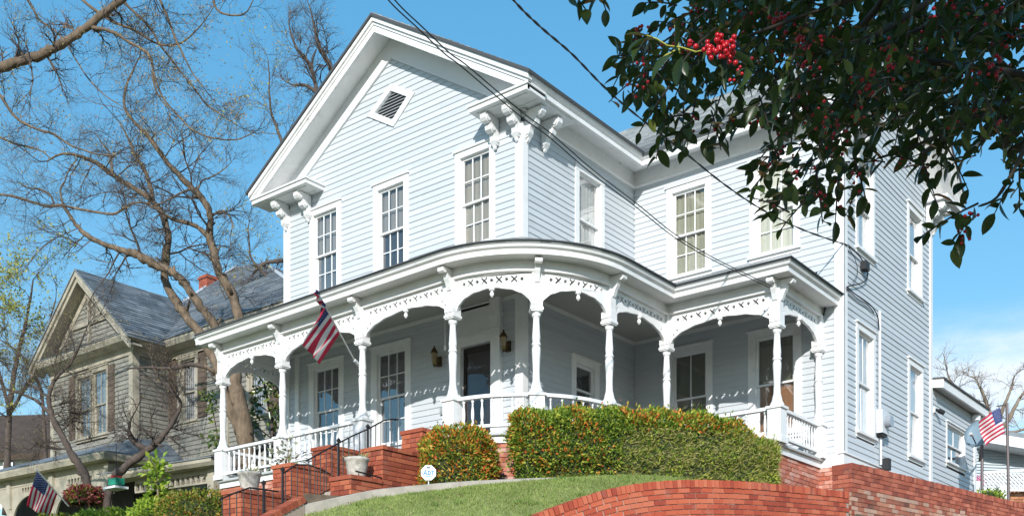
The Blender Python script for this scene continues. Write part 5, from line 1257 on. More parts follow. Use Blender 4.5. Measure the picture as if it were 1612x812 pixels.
# porch of the neighbour: wraps the front left and the right side
EC, EL, ER = (-14.0, .35), (-21.5, .35), (-14.0, VS + .05); PZ = 5.40
FN = [(-21.5, .35), (-14.05, .35), (-14.05, 2.7)]
FN = [(-21.5, .1), (-13.95, .35), (-13.95 + .0, 4.2)]
mb = MB(); mb.sweep(FN, [(.0, 5.25), (.05, 5.25), (.10, 5.37), (.10, 5.42), (.0, 5.42)]); npart('porch_fascia', mb, NTRIM)
mb = MB(); mb.sweep(FN, [(-.35, 5.02), (-.28, 5.02), (-.28, 5.26), (-.35, 5.26)]); mb.sweep(FN, [(-.28, 5.24), (.05, 5.24), (.05, 5.27), (-.28, 5.27)]); npart('porch_frieze', mb, NTRIM)
mb = MB(); mb.add([(-21.5, .0, 5.43), (-13.85, .25, 5.43), (-14.8, VN + .1, 6.15), (-21.5, VN + .1, 6.15), (-13.85, 4.2, 5.43), (-14.8, 4.2, 6.15)], [(0, 1, 2, 3), (1, 4, 5, 2)]); mb.add([(-21.5, .0, 5.40), (-13.85, .25, 5.40), (-14.8, VN + .1, 6.1), (-21.5, VN + .1, 6.1), (-13.85, 4.2, 5.40), (-14.8, 4.2, 6.1)], [(3, 2, 1, 0), (2, 5, 4, 1)]); npart('porch_roof', mb, NROOF)
# second lower porch along the set-back front
F2 = [(-13.8, 1.35), (-9.2, 1.35)]
a = pd(345, 742, 25.2); b_ = pd(238, 728, 27.3)
FR = [(b_.x - .4, b_.y + .0), (a.x + .7, a.y)]
mb = MB(); PWI = [(-21.5, .9), (-9.3, .9), (-9.3, VS)]; mb.prism([(x, y) for x, y in ((-21.5, .8), (-14.6, .8), (-14.6, 2.2), (-9.4, 2.2), (-9.4, VS), (-21.5, VS))], lambda x, y, t: (x, y, t), 2.1, 2.35); npart('porch_floor', mb, NTRIM)
mb = MB(); mb.box(-21.5, UN, VN + .02, VN + .2, 1.4, 5.4); npart('shade_toned_back_wall', mb, NDK)  # wall coloured dark for the shade under the porch roof
cols_ = [(-14.2, .62), (-16.9, .55), (-19.2, .5), (-21.3, .4), (-14.2, 3.4)]
for x, y in cols_:
    mb = MB(); mb.box(x - .11, x + .11, y - .11, y + .11, 2.35, 3.2); mb.lathe([(.09, 3.2), (.10, 3.3), (.075, 3.5), (.07, 4.3), (.10, 4.4)], (x, y, 0), 12); mb.box(x - .10, x + .10, y - .10, y + .10, 4.4, 5.16); npart('porch_post', mb, NTRIM)
def npanel(p, q, L):
    me = frieze_n(L); place = straight_fn(p, q)
    for v in me.vertices:
        x, y = place(v.co.x, v.co.z); v.co = (x, y, v.co.y)
    me.materials.clear(); me.materials.append(NTRIM); link(bpy.data.objects.new('frieze_panel', me), nh)
def frieze_n(L):
    m = .1; a = (L - 2 * m) / 2; mid = L / 2; N = 36
    arch = [(mid + a * math.cos(math.pi * k / N), 3.75 + .98 * math.sin(math.pi * k / N) ** .8) for k in range(N + 1)]
    outer = [(m - .04, 3.7), (m - .04, 5.15), (L - m + .04, 5.15), (L - m + .04, 3.7)] + arch
    n_ = int(L / .15); holes = []
    for k in range(n_):
        s = mid + (k - (n_ - 1) / 2) * .15
        if abs(s - mid) < a * .5: holes.append([(s - .045, 4.82), (s + .045, 4.82), (s + .045, 4.96), (s - .045, 4.96)])
    return curve_plate('frieze_panel', outer, holes, .05)
for i, j in ((1, 0), (2, 1), (3, 2)): npanel(cols_[i], cols_[j], (Vector(cols_[j]) - Vector(cols_[i])).length)
# right bay of the neighbour's porch: post, square spindle frieze, diagonal brace
RA, RB = pd(215, 745, 26.6), pd(338, 764, 25.0)
dirn = Vector((RB.x - RA.x, RB.y - RA.y)); Ln = dirn.length; rfn = straight_fn((RA.x, RA.y), (RB.x, RB.y)); z0_ = 4.12
sz = lambda y, Z: (1040 - y) * Z / 1667
mb = MB(); Zs = 25.6; zt, zb = sz(728, Zs), sz(752, Zs)
mb.sweep([rfn(0, 0), rfn(Ln, 0)], [(-.05, sz(766, Zs)), (.05, sz(766, Zs)), (.05, sz(763, Zs)), (-.05, sz(763, Zs))]); mb.sweep([rfn(0, 0), rfn(Ln, 0)], [(-.05, sz(751, Zs)), (.05, sz(751, Zs)), (.05, sz(744, Zs)), (-.05, sz(744, Zs))])
k = 0
while k * .19 < Ln: mb.box(*(lambda c: (c[0] - .035, c[0] + .035, c[1] - .035, c[1] + .035))(rfn(k * .19, 0)), sz(763, Zs), sz(751, Zs)); k += 1
npart('spindle_frieze', mb, NTRIM)
mb = MB(); mb.sweep([rfn(-.6, 0), rfn(Ln + .35, 0)], [(-.1, sz(744, Zs)), (.35, sz(744, Zs)), (.42, sz(739, Zs)), (.42, sz(733, Zs)), (-.1, sz(733, Zs))]); npart('porch_fascia', mb, NTRIM)
mb = MB(); mb.add([(*rfn(-1.0, .45), sz(732, Zs)), (*rfn(Ln + .4, .45), sz(732, Zs)), (*rfn(Ln + .4, -1.6), sz(695, Zs)), (*rfn(-1.0, -1.6), sz(695, Zs)), (*rfn(-1.0, .45), sz(733.5, Zs)), (*rfn(Ln + .4, .45), sz(733.5, Zs)), (*rfn(Ln + .4, -1.6), sz(697, Zs)), (*rfn(-1.0, -1.6), sz(697, Zs))], [(0, 1, 2, 3), (7, 6, 5, 4), (0, 4, 5, 1), (1, 5, 6, 2), (3, 7, 4, 0)]); npart('porch_roof', mb, NROOF)
x, y = rfn(Ln, 0); mb = MB(); mb.box(x - .12, x + .12, y - .12, y + .12, 1.4, sz(744, Zs)); mb.box(x - .15, x + .15, y - .15, y + .15, sz(742, Zs), sz(738, Zs)); npart('porch_post', mb, NTRIM)
MB().bar((*rfn(Ln - .45, 0), sz(757, Zs)), (*rfn(Ln - .12, 0), sz(745, Zs)), .07, .07).build('brace', NTRIM, nh)
mb = MB(); mb.box(-13.8, -9, VS - .09, VS - .06, 2.2, 4.6); npart('shade_toned_back_wall', mb, NDK)  # thin dark sheet before the siding, painted as porch shade

# far left: white house with a brown roof
Zf = 46
fh = thing('far_house', 'distant white house with a dark brown roof at the left edge', 'house', pd(30, 800, Zf))
def fpt(x, y, dz=0): return pd(x, y, Zf + dz)
mb = MB(); P4 = [fpt(-60, 655, 6), fpt(78, 652, 6), fpt(86, 712, 0), fpt(-60, 716, 0)]; mb.add(P4 + [p - Vector((0, 0, .25)) for p in P4], [(0, 1, 2, 3), (7, 6, 5, 4), (3, 2, 6, 7), (1, 5, 6, 2)]); mb.build('roof', M('brown_roof', (.075, .05, .035), .9, noise=(2, .3), bump=(8, .4)), fh)
mb = MB(); mb.add([fpt(-60, 716, .4), fpt(80, 713, .4), fpt(80, 800, .4), fpt(-60, 800, .4)] + [fpt(-60, 716, 5), fpt(80, 713, 5), fpt(80, 800, 5), fpt(-60, 800, 5)], [(0, 1, 2, 3), (1, 5, 6, 2), (4, 5, 1, 0), (7, 6, 5, 4)]); mb.build('wall', M('far_white_wall', (.7, .7, .7), .7, noise=(1, .06)), fh)
for x0, x1 in ((5, 20), (48, 60)):
    def fw(a, b, c_, d_, dz): return [fpt(a, c_, dz), fpt(b, c_, dz), fpt(b, d_, dz), fpt(a, d_, dz)]
    mb = MB(); q = fw(x0, x1, 727, 752, .1) + fw(x0, x1, 727, 752, .38); mb.add(q, [(0, 1, 2, 3), (0, 4, 5, 1), (2, 6, 7, 3), (1, 5, 6, 2), (0, 3, 7, 4)]); wf = mb.build('window', WHITE, fh)
    mb = MB(); q = fw(x0 + 3, x1 - 3, 731, 749, .0) + fw(x0 + 3, x1 - 3, 731, 749, .08); mb.add(q, [(0, 1, 2, 3), (0, 4, 5, 1), (2, 6, 7, 3), (1, 5, 6, 2), (0, 3, 7, 4)]); mb.build('pane', M('far_pane', (.12, .13, .14), .2), wf)
# bird feeder and red azalea
bf = thing('bird_feeder', 'small green and white bird feeder hanging before the neighbouring porch', 'bird feeder', pd(182, 765, 23)); c = pd(183, 763, 23)
MB().box(c.x - .16, c.x + .16, c.y - .1, c.y + .1, c.z, c.z + .14).build('feeder_box', M('feeder_green', (.02, .28, .17), .5), bf); MB().box(c.x - .26, c.x + .22, c.y - .16, c.y + .16, c.z - .09, c.z - .04).build('feeder_tray', WHITE, bf); MB().tube([c + Vector((0, 0, .14)), c + Vector((0, 0, .9))], .008, 5).build('hanger', WIRE, bf)
MB().box(c.x - .03, c.x + .05, c.y - .11, c.y + .11, c.z + .14, c.z + .2).build('feeder_cap', M('feeder_red', (.5, .05, .04), .5), bf)
p = pd(133, 786, 25); dome_bush((p.x, p.y, p.z - .1), .40, .35, .36, 'rounded bush of red azalea flowers at the foot of the neighbouring porch', 1500, [('flowers', M('red_flower', (.4, .09, .08), .6, ramp=[(0, (.26, .05, .05)), (.6, (.40, .10, .09)), (1, (.45, .22, .18))], trans=.2), .7, .02), ('leaves', HEDGE_G, .3, 0)], .6, .10, 'azalea_bush')

# ------------------------------------------------------------------ right background
Zr = 34
rb = thing('rear_building', 'low grey building with a white roof edge at the far right', 'building', pd(1590, 800, Zr))
rx = lambda x, y, dz=0: pd(x, y, Zr + dz)
def slabq(a, b, c_, d_, dz, th, nm, mat, par): mb = MB(); q = [pd(*a, Zr + dz), pd(*b, Zr + dz), pd(*c_, Zr + dz), pd(*d_, Zr + dz)]; bk = [p + ff * th for p in q]; mb.add(q + bk, [(0, 1, 2, 3), (7, 6, 5, 4), (0, 4, 5, 1), (1, 5, 6, 2), (2, 6, 7, 3), (3, 7, 4, 0)]); return mb.build(nm, mat, par)
slabq((1500, 700), (1700, 712), (1700, 830), (1500, 830), .6, 4, 'wall', M('far_grey_siding', (.48, .53, .56), .7, noise=(1.5, .05)), rb)
slabq((1556, 681), (1700, 702), (1700, 720), (1556, 696), -.3, .9, 'roof_fascia', WHITE, rb); slabq((1556, 676), (1700, 690), (1700, 702), (1556, 681), -.2, 4, 'roof', NROOF, rb)
for k in range(22):
    yy = 706 + k * 4.6; mb = MB(); q = [pd(1500, yy + 3.6, Zr + .6), pd(1700, yy + 4.6 + 6, Zr + .6)]; mb.bar(q[0] + ff * -.02, q[1] + ff * -.02, .04, .03); mb.build('siding_lap', MATS['far_grey_siding'], rb)
# lattice fence
lf = thing('lattice_fence', 'white lattice fence panel above the far brick wall', 'fence', pd(1580, 775, 28)); Zl = 28
tl, tr, br, bl = pd(1546, 744, Zl), pd(1640, 738, Zl), pd(1640, 772, Zl), pd(1546, 771, Zl)
Wd = (tr - tl).length; Hd = tl.z - bl.z; exx = (Vector((tr.x - tl.x, tr.y - tl.y, 0))).normalized()
for sgn in (-1, 1):
    k = -Hd
    while k < Wd + Hd:
        a, b = (k, 0), (k + Hd * 1.0, Hd)
        if sgn < 0: a, b = (k + Hd, 0), (k, Hd)
        def cl(p, q):
            (x0, z0), (x1, z1) = p, q
            if x0 > x1: (x0, z0), (x1, z1) = (x1, z1), (x0, z0)
            if x1 <= 0 or x0 >= Wd: return None
            if x0 < 0: z0 = z0 + (z1 - z0) * (0 - x0) / (x1 - x0); x0 = 0
            if x1 > Wd: z1 = z0 + (z1 - z0) * (Wd - x0) / (x1 - x0); x1 = Wd
            return (x0, z0), (x1, z1)
        r_ = cl(a, b)
        if r_ and abs(r_[1][0] - r_[0][0]) > .02:
            (x0, z0), (x1, z1) = r_; MB().bar(bl + exx * x0 + Vector((0, 0, z0)) + ff * (.02 * sgn), bl + exx * x1 + Vector((0, 0, z1)) + ff * (.02 * sgn), .035, .012, ff).build('slat', WHITE, lf)
        k += .105
mb = MB(); mb.bar(tl, tr, .06, .06); mb.bar(bl, bl + exx * Wd, .06, .06); mb.bar(tl, bl, .06, .06); q = bl + exx * (Wd * .72); mb.bar(q, q + Vector((0, 0, Hd)), .08, .07); mb.build('fence_frame', WHITE, lf)
fb = thing('far_brick_wall', 'orange brick wall under the white lattice at the right edge', 'brick wall', pd(1590, 800, 28.2))
a, b = pd(1552, 772, 28.2), pd(1660, 772, 28.2); mb = MB(); d2 = Vector((b.x - a.x, b.y - a.y)); 
mb.add([tuple(p + ff * o + Vector((0, 0, z))) for p in (a, b) for o in (.03, .3) for z in (-3, 0)], [(0, 1, 3, 2), (4, 6, 7, 5), (0, 4, 5, 1), (2, 3, 7, 6), (0, 2, 6, 4), (1, 5, 7, 3)]); mb.build('wall_core', MORTAR, fb)
BRICK_TAN = M('orange_tan_brick', (.4, .2, .1), .9, ramp=[(0, (.34, .13, .07)), (.5, (.45, .2, .1)), (1, (.52, .3, .18))], noise=(10, .2))
bricks(fb, face_bricks((a.x, a.y), (b.x, b.y), a.z - 1.0, a.z, bl=.22), [BRICK_TAN], 120)
o = MB().tube([pd(1578, 800, 27), pd(1577, 764, 27)], .14, 12).build('white_post', WHITE); tag(o, 'short thick white post before the far brick wall', 'post')
p = pd(1553, 798, 26.5); dome_bush((p.x, p.y, p.z), .42, .4, .42, 'small green bush at the end of the rear wing', 900, [('leaves', HEDGE_G, .7, 0), ('tips', YG, .3, 0)], .6, .07, 'small_bush')
p = pd(1537, 762, 27); t = thing('pink_flowers', 'small patch of pink flowers behind the rear wing corner', 'flowers', p); P = np.array([tuple(p + Vector((random.gauss(0, .09), random.gauss(0, .05), random.uniform(-.15, .22)))) for _ in range(160)]); V, F = leaf_geo(P, RNG.normal(0, 1, (160, 3)), RNG.normal(0, 1, (160, 3)), np.full(160, .07), np.full(160, .05)); link(bpy.data.objects.new('blossoms', fast_mesh('blossoms', V, F, M('pink_petal', (.75, .25, .4), .6))), t, 'stuff')
o = MB().box(*(lambda c: (c.x - .12, c.x + .12, c.y - .1, c.y + .1, c.z - .4, c.z + .2))(pd(1536, 770, 26.8))).build('white_planter', WHITE); tag(o, 'small white planter box under the pink flowers', 'planter')

# ------------------------------------------------------------------ trees
class Tree:
    def __init__(s, name, label, base, mat=BARK, tmat=BARKD, group=None): s.t = thing(name, label, 'tree', base, group); s.mat = mat; s.tmat = tmat; s.tw = MB(); s.tips = []; s.tv = []; s.n = 0
    def limb(s, pts, rads, nm='branch', n=9, wob=.02):
        P = smooth_path(pts, 4); m = len(P); k = len(rads) - 1; rr = []
        for i in range(m):
            u = i / (m - 1) * k; a = min(int(u), k - 1); rr.append(rads[a] + (rads[a + 1] - rads[a]) * (u - a))
        P = [p + Vector((random.gauss(0, 1), random.gauss(0, 1), random.gauss(0, 1))) * r * .12 for p, r in zip(P, rr)]
        mbt = MB(); mbt.tube(P, [r * random.uniform(.86, 1.14) for r in rr], n)
        for i in range(3, m - 2):   # knots and broken stubs
            if rr[i] > .03 and random.random() < .16:
                d = (P[i + 1] - P[i]).normalized(); q = Vector((random.gauss(0, 1), random.gauss(0, 1), random.gauss(0, 1))); q = (q - d * q.dot(d)).normalized() + d * .5; L = rr[i] * random.uniform(1.3, 3.0)
                mbt.tube([P[i], P[i] + q * L * .6, P[i] + q * L + Vector((0, 0, L * .15))], [rr[i] * .62, rr[i] * .36, rr[i] * .2], 6)
        mbt.build(nm, s.mat, s.t, True); return P, rr
    def twig(s, p, d, L, r, lev, grav=.0, curl=.25):
        k = 5 if lev > 0 else 4; pts = [p]; d = d.normalized(); q = p.copy()
        for i in range(k):
            d = (d + Vector((random.gauss(0, curl), random.gauss(0, curl), random.gauss(0, curl) + grav))).normalized(); q = q + d * (L / k); pts.append(q.copy())
        s.tw.tube(pts, [r * (1 - .72 * i / k) for i in range(k + 1)], 5 if r > .02 else 3, cap=False); s.n += 1
        if lev > 0:
            for i in range(1, k + 1):
                for _ in range(2 if i < k else 3):
                    if random.random() < .82:
                        nd = (pts[i] - pts[i - 1]).normalized() + Vector((random.gauss(0, .6), random.gauss(0, .6), random.gauss(.05, .55))); s.twig(pts[i], nd, L * random.uniform(.42, .68), r * (1 - .72 * i / k) * .75, lev - 1, grav, curl)
        else: s.tips += pts[-2:]
    def spray(s, P, rr, step, L, lev, grav=.02, start=0, rmin=.006, bias=Vector((0, 0, 0)), curl=.25):
        for i in range(start, len(P) - 1, step):
            d = (P[i + 1] - P[i]).normalized(); sd_ = Vector((random.gauss(0, 1), random.gauss(0, 1), random.gauss(0, 1))); sd_ = (sd_ - d * sd_.dot(d)).normalized()
            s.twig(P[i], d * .5 + sd_ + bias, L * random.uniform(.6, 1.2), max(rmin, rr[i] * .32), lev, grav, curl)
        s.twig(P[-1], (P[-1] - P[-2]).normalized(), L * .9, max(rmin, rr[-1] * .9), lev, grav, curl)
    def done(s, buds=None, frac=.5, bl=.03):
        s.tw.build('twigs', s.tmat, s.t, kind='stuff')
        if buds and s.tips:
            T = [p for p in s.tips if random.random() < frac]; n = len(T)
            if n:
                P = np.array([tuple(p) for p in T]); V, F = leaf_geo(P, RNG.normal(0, 1, (n, 3)) + np.array([[0, 0, .3]]), RNG.normal(0, 1, (n, 3)), RNG.uniform(.7, 1.3, n) * bl, RNG.uniform(.7, 1.2, n) * bl * .55)
                link(bpy.data.objects.new('buds', fast_mesh('buds', V, F, buds)), s.t, 'stuff')
def pp(Z, *xy): return [pd(x, y, Z + (dz[0] if dz else 0)) for x, y, *dz in xy]
BUD = M('spring_bud', (.42, .26, .14), .6, ramp=[(0, (.35, .2, .12)), (.5, (.45, .32, .14)), (1, (.42, .42, .12))], trans=.3)
# big bare tree between the houses
Zt = 24.0; T = Tree('bare_tree', 'large bare tree with a forked tan trunk standing between the two houses', pd(392, 790, Zt), BARKL)
pxm = Zt / 1667
T.limb(pp(Zt, (398, 830), (393, 760), (386, 700), (383, 660), (374, 625), (367, 585)), [.26, .215, .19, .195, .17, .14], 'trunk', 14)
def lm(xy, rp, **k): return T.limb(pp(Zt, *xy), [r * pxm * .76 for r in rp], **k)
b1 = lm([(372, 640), (368, 585), (376, 540), (376, 501), (363, 459), (345, 430), (337, 399), (330, 374), (331, 338, -.2), (318, 312, -.3), (302, 297, -.4), (280, 274, -.5), (258, 249, -.6), (238, 220, -.7), (222, 203, -.8), (198, 174, -.9), (197, 142, -1), (213, 103, -1.1)], [11, 11, 11, 10.5, 10, 9, 8, 7.5, 7, 7, 6.5, 5.5, 5, 4.5, 3.5, 3, 2.5, 1.8])
b3 = lm([(378, 680), (362, 640), (350, 605), (340, 575), (328, 549, .2), (310, 520, .3), (295, 500, .4), (280, 478, .5), (262, 450, .6), (259, 430, .6), (262, 400, .6), (265, 374, .6), (258, 342, .6), (242, 319, .6), (222, 303, .6), (200, 290, .6), (183, 279, .6), (165, 266, .5), (148, 255, .4), (128, 247, .3), (109, 242, .2), (92, 244, .1), (74, 254, 0)], [11, 10.5, 10, 10, 10, 9.5, 9, 9, 8.5, 8.5, 8, 7, 6.5, 6, 5.5, 5.5, 5, 5, 4.5, 4, 3, 2.2, 1.5])
b2 = lm([(358, 600), (348, 540), (335, 507), (320, 488), (306, 469), (292, 447), (275, 431), (255, 421), (232, 410), (215, 400), (201, 397), (180, 390), (154, 380), (140, 372), (130, 365), (118, 352), (109, 338), (102, 328), (95, 323), (75, 325), (50, 318), (25, 310), (0, 306), (-30, 300)], [10, 9.5, 9, 8.5, 8.5, 8, 8.5, 9, 9.5, 9, 7, 6, 5.5, 5, 4.5, 4, 3.5, 3.5, 3.2, 3, 3, 2.8, 2.5, 2])
b4 = lm([(242, 319, .6), (235, 290, .5), (226, 265, .4), (213, 246, .3), (205, 225, .2), (190, 195, 0)], [4.5, 4.5, 4.5, 3.5, 2.5, 1.2])
b5 = lm([(328, 372), (312, 358), (295, 351), (280, 347), (268, 343), (256, 335), (240, 325), (222, 318)], [5, 4.5, 4.5, 4, 3.5, 2.5, 2, 1.5])
b6 = lm([(95, 323, 0), (140, 332, -.3), (177, 337, -.5), (195, 328, -.5), (212, 319, -.5), (238, 320, -.5)], [2.5, 2.5, 2.5, 2.5, 2, 1.5])
b7 = lm([(302, 297, -.4), (282, 305, -.6), (262, 316, -.8), (240, 325, -.8)], [2.5, 2, 1.5, 1]); b8 = lm([(100, 325), (95, 300), (102, 285), (110, 265), (122, 250)], [2, 2, 1.6, 1.4, 1])
b9 = lm([(85, 320), (78, 306), (62, 298), (45, 296), (32, 288)], [2.4, 2.2, 2, 1.5, 1]); b10 = lm([(177, 275), (175, 255), (172, 240), (160, 225), (152, 212)], [2.4, 2.4, 2, 1.2, .8])
b11 = lm([(310, 302, -.4), (318, 285, -.4), (330, 280, -.3), (345, 272, -.2), (360, 260, 0)], [2.2, 1.8, 1.5, 1.2, .9]); b12 = lm([(330, 345), (345, 332), (358, 336), (366, 352), (362, 372)], [2.4, 2, 1.6, 1.4, .8])
for (P, rr), stp, L, lev, st_ in ((b1, 4, 1.35, 2, 24), (b3, 4, 1.35, 2, 36), (b2, 4, 1.3, 2, 34), (b4, 2, 1.0, 2, 4), (b5, 3, .8, 2, 6), (b6, 3, .9, 2, 2), (b7, 3, .6, 2, 3), (b8, 2, .8, 2, 3), (b9, 2, .8, 2, 4), (b10, 2, .8, 2, 4), (b11, 2, .8, 2, 3), (b12, 3, .6, 2, 5)):
    T.spray(P, rr, stp, L, lev, .02, st_)
for xy in ((355, 470), (345, 440), (335, 410), (270, 440), (300, 470), (262, 385), (268, 365)):
    for _ in range(2): T.twig(pd(*xy, Zt), Vector((random.gauss(0, 1), random.gauss(0, .6), random.gauss(.2, .5))), .8, .014, 2, .02)
T.done(BUD, .12, .035)
# overhead branch from a street tree just outside the left edge
Zo = 11.5; T = Tree('street_tree', 'bare street tree branch reaching in from the left edge with drooping budded twigs', pd(-560, 1260, Zo), BARKL); pxm = Zo / 1667
T.limb([pd(-560, 1260, Zo), pd(-555, 900, Zo), pd(-545, 600, Zo), pd(-530, 300, Zo), pd(-500, 60, Zo)], [.26, .24, .22, .19, .15], 'trunk', 14)
o1 = T.limb(pp(Zo, (-540, 480), (-380, 260), (-180, 150), (-40, 113), (0, 107), (40, 94), (70, 84), (90, 74), (115, 58), (140, 41), (165, 20), (190, 2), (230, -30), (280, -70)), [r * pxm for r in (14, 12, 10, 8, 7.5, 7.2, 7, 6.8, 6.4, 6, 5.5, 5, 4, 3)])
o2 = T.limb(pp(Zo, (140, 43), (160, 46), (182, 53), (205, 68), (225, 78), (236, 90), (241, 108), (242, 130), (250, 152), (266, 172)), [r * pxm for r in (3, 2.8, 2.6, 2.4, 2.4, 2.2, 1.8, 1.6, 1.3, .9)])
o3 = T.limb(pp(Zo, (241, 112), (250, 140), (262, 162), (280, 182), (300, 202), (320, 213), (345, 219), (372, 220), (398, 210)), [r * pxm for r in (1.8, 1.7, 1.6, 1.5, 1.4, 1.3, 1.2, 1, .7)])
o4 = T.limb(pp(Zo, (178, -12, .6), (205, 14, .6), (225, 32, .6), (240, 50, .7), (250, 68, .7), (268, 92, .7), (290, 120, .7), (310, 145, .7), (325, 165, .7), (350, 182, .7), (374, 198, .7)), [r * pxm for r in (2.6, 2.4, 2.2, 2, 1.8, 1.7, 1.6, 1.5, 1.4, 1.1, .8)])
o5 = T.limb(pp(Zo, (242, -30, .3), (252, 0, .3), (264, 28, .3), (276, 60, .3), (290, 90, .3), (305, 118, .3), (322, 140, .3)), [r * pxm for r in (2.2, 2, 1.9, 1.7, 1.5, 1.2, .8)])
o6 = T.limb(pp(Zo, (95, -40, .5), (130, 0, .5), (170, 30, .5), (215, 50, .5), (250, 70, .5), (285, 68, .5), (312, 45, .5), (330, 22, .5)), [r * pxm for r in (2.6, 2.4, 2.2, 2, 1.7, 1.4, 1.1, .7)])
o7 = T.limb(pp(Zo, (-40, 90, -.6), (0, 150, -.6), (25, 185, -.6), (50, 200, -.6), (85, 212, -.6), (110, 228, -.6), (150, 242, -.6), (180, 245, -.6)), [r * pxm for r in (2.4, 2.2, 2, 1.9, 1.7, 1.4, 1.1, .8)])
o8 = T.limb(pp(Zo, (320, -40, .2), (335, -5, .2), (341, 15, .2), (360, 24, .2), (385, 22, .2), (398, 2, .2)), [r * pxm for r in (2.4, 2.2, 1.8, 1.4, 1.1, .8)])
o9 = T.limb(pp(Zo, (-60, 130, .8), (-20, 200, .8), (20, 225, .8), (60, 235, .8), (80, 250, .8)), [r * pxm for r in (2.2, 2, 1.6, 1.2, .8)])
o10 = T.limb(pp(Zo, (30, -20, .4), (50, 10, .4), (62, 32, .4), (85, 48, .4), (105, 70, .4), (120, 95, .4), (140, 125, .4), (165, 150, .4), (195, 170, .4)), [r * pxm for r in (2.2, 2, 1.7, 1.4, 1.2, 1.1, 1, .9, .6)])
topc = pd(-500, 60, Zo)
for k in range(22):
    a = 6.283 * k / 22 + random.uniform(-.2, .2); q = topc.copy(); d = Vector((math.cos(a) * .8, math.sin(a) * .8, random.uniform(.45, 1.3))).normalized(); pts = [q]
    if d.dot(rt) > 0: d = (d - rt * .7 * d.dot(rt)).normalized()
    for _ in range(6): d = (d + Vector((random.gauss(0, .18), random.gauss(0, .18), random.gauss(.05, .12)))).normalized(); q = q + d * 1.35; pts.append(q)
    if min(p.z - .66 * depth(p) for p in pts) < -.8 and any(806 + FPX * (p - cam.location).dot(rt) / depth(p) > -60 for p in pts): continue
    if any(-8.2 < (p - cam.location).dot(rt) + (21 - depth(p)) * .167 < -4.4 for p in pts[1:]): continue
    PR = T.limb(pts, [.10, .085, .07, .055, .04, .028, .015]); T.spray(*PR, 2, 1.3, 3, .02, 4, .010, -rt * .3)
for (P, rr), stp, L, lev, st_ in ((o1, 3, .50, 2, 12), (o2, 3, .42, 2, 4), (o3, 2, .40, 2, 2), (o4, 2, .42, 2, 4), (o5, 3, .42, 2, 3), (o6, 2, .42, 2, 6), (o7, 2, .42, 2, 3), (o8, 3, .4, 2, 3), (o9, 3, .45, 2, 3), (o10, 3, .45, 2, 3)): T.spray(P, rr, stp, L, lev, .03, st_, .003)
T.done(BUD, .28, .024)
# leaning tree in front of the neighbour
Zt = 25.0; T = Tree('leaning_tree', 'small leaning bare tree in front of the neighbouring porch', pd(140, 800, Zt), BARKD); pxm = Zt / 1667
l1 = T.limb(pp(Zt, (140, 810), (136, 755), (122, 728), (108, 705), (95, 680), (82, 655), (77, 625), (85, 600), (98, 585), (112, 570), (125, 545), (135, 520)), [r * pxm for r in (7, 6.5, 6, 5.5, 5, 4.5, 3.5, 3, 2.5, 2.2, 1.8, 1.2)], 'trunk')
l2 = T.limb(pp(Zt, (188, 742), (205, 728), (222, 716), (240, 703), (258, 684), (272, 664), (284, 640), (282, 628), (268, 612), (250, 595), (240, 575)), [r * pxm for r in (7, 6.5, 6, 5.5, 4.5, 3.5, 3, 2.5, 2.2, 1.8, 1.2)]); l3 = T.limb(pp(Zt, (236, 708), (222, 702), (210, 694), (203, 680), (206, 660)), [r * pxm for r in (5, 4.5, 4, 3, 1.5)]); T.limb(pp(Zt, (168, 810), (172, 770), (188, 742)), [r * pxm for r in (7, 7, 7)])
l4 = T.limb(pp(Zt, (82, 655), (60, 632), (40, 622), (20, 615), (0, 612)), [r * pxm for r in (3, 2.6, 2.2, 1.8, 1.4)]); l5 = T.limb(pp(Zt, (200, 580), (235, 578), (270, 580), (300, 574), (325, 578), (338, 590)), [r * pxm for r in (1.5, 2, 3, 3.2, 3, 2)])
for (P, rr), stp, L, lev, st_ in ((l1, 2, 1.1, 3, 12), (l2, 2, .9, 2, 12), (l3, 2, .8, 2, 4), (l4, 2, 1.1, 3, 2), (l5, 3, .6, 2, 2)): T.spray(P, rr, stp, L, lev, .02, st_)
T.done(BUD, .15, .03)
# far trees
T = Tree('distant_tree', 'bare tree rising behind the left slope of the gable', pd(520, 700, 40), BARKD); Zt = 40; pxm = Zt / 1667
c1 = T.limb(pp(Zt, (545, 700), (540, 300), (533, 160), (523, 113), (512, 90), (501, 70), (495, 45), (490, 20)), [r * pxm for r in (10, 8, 5, 4.2, 3.8, 3.4, 2, 1)], 'trunk'); c2 = T.limb(pp(Zt, (525, 260), (505, 170), (499, 147), (496, 130), (488, 105), (478, 88), (468, 78), (460, 60), (455, 40)), [r * pxm for r in (6, 4, 3.6, 3.2, 3, 2.6, 2, 1.5, 1)]); c3 = T.limb(pp(Zt, (502, 150), (490, 140), (482, 135), (472, 134), (463, 135)), [r * pxm for r in (3, 2.6, 2.6, 2.4, 1.4)]); c4 = T.limb(pp(Zt, (492, 115), (492, 95), (498, 78)), [r * pxm for r in (1.8, 1.6, 1.2)])
for (P, rr), stp, L, lev, st_ in ((c1, 2, 1.5, 2, 12), (c2, 2, 1.3, 2, 10), (c3, 3, 1.0, 2, 4)): T.spray(P, rr, stp, L, lev, .03, st_, .010, Vector((0, 0, .25)))
T.done(BUD, .10, .06)
T = Tree('slender_tree', 'thin bare tree with yellow buds close to the left eave', pd(445, 700, 32), BARKD); Zt = 32; pxm = Zt / 1667
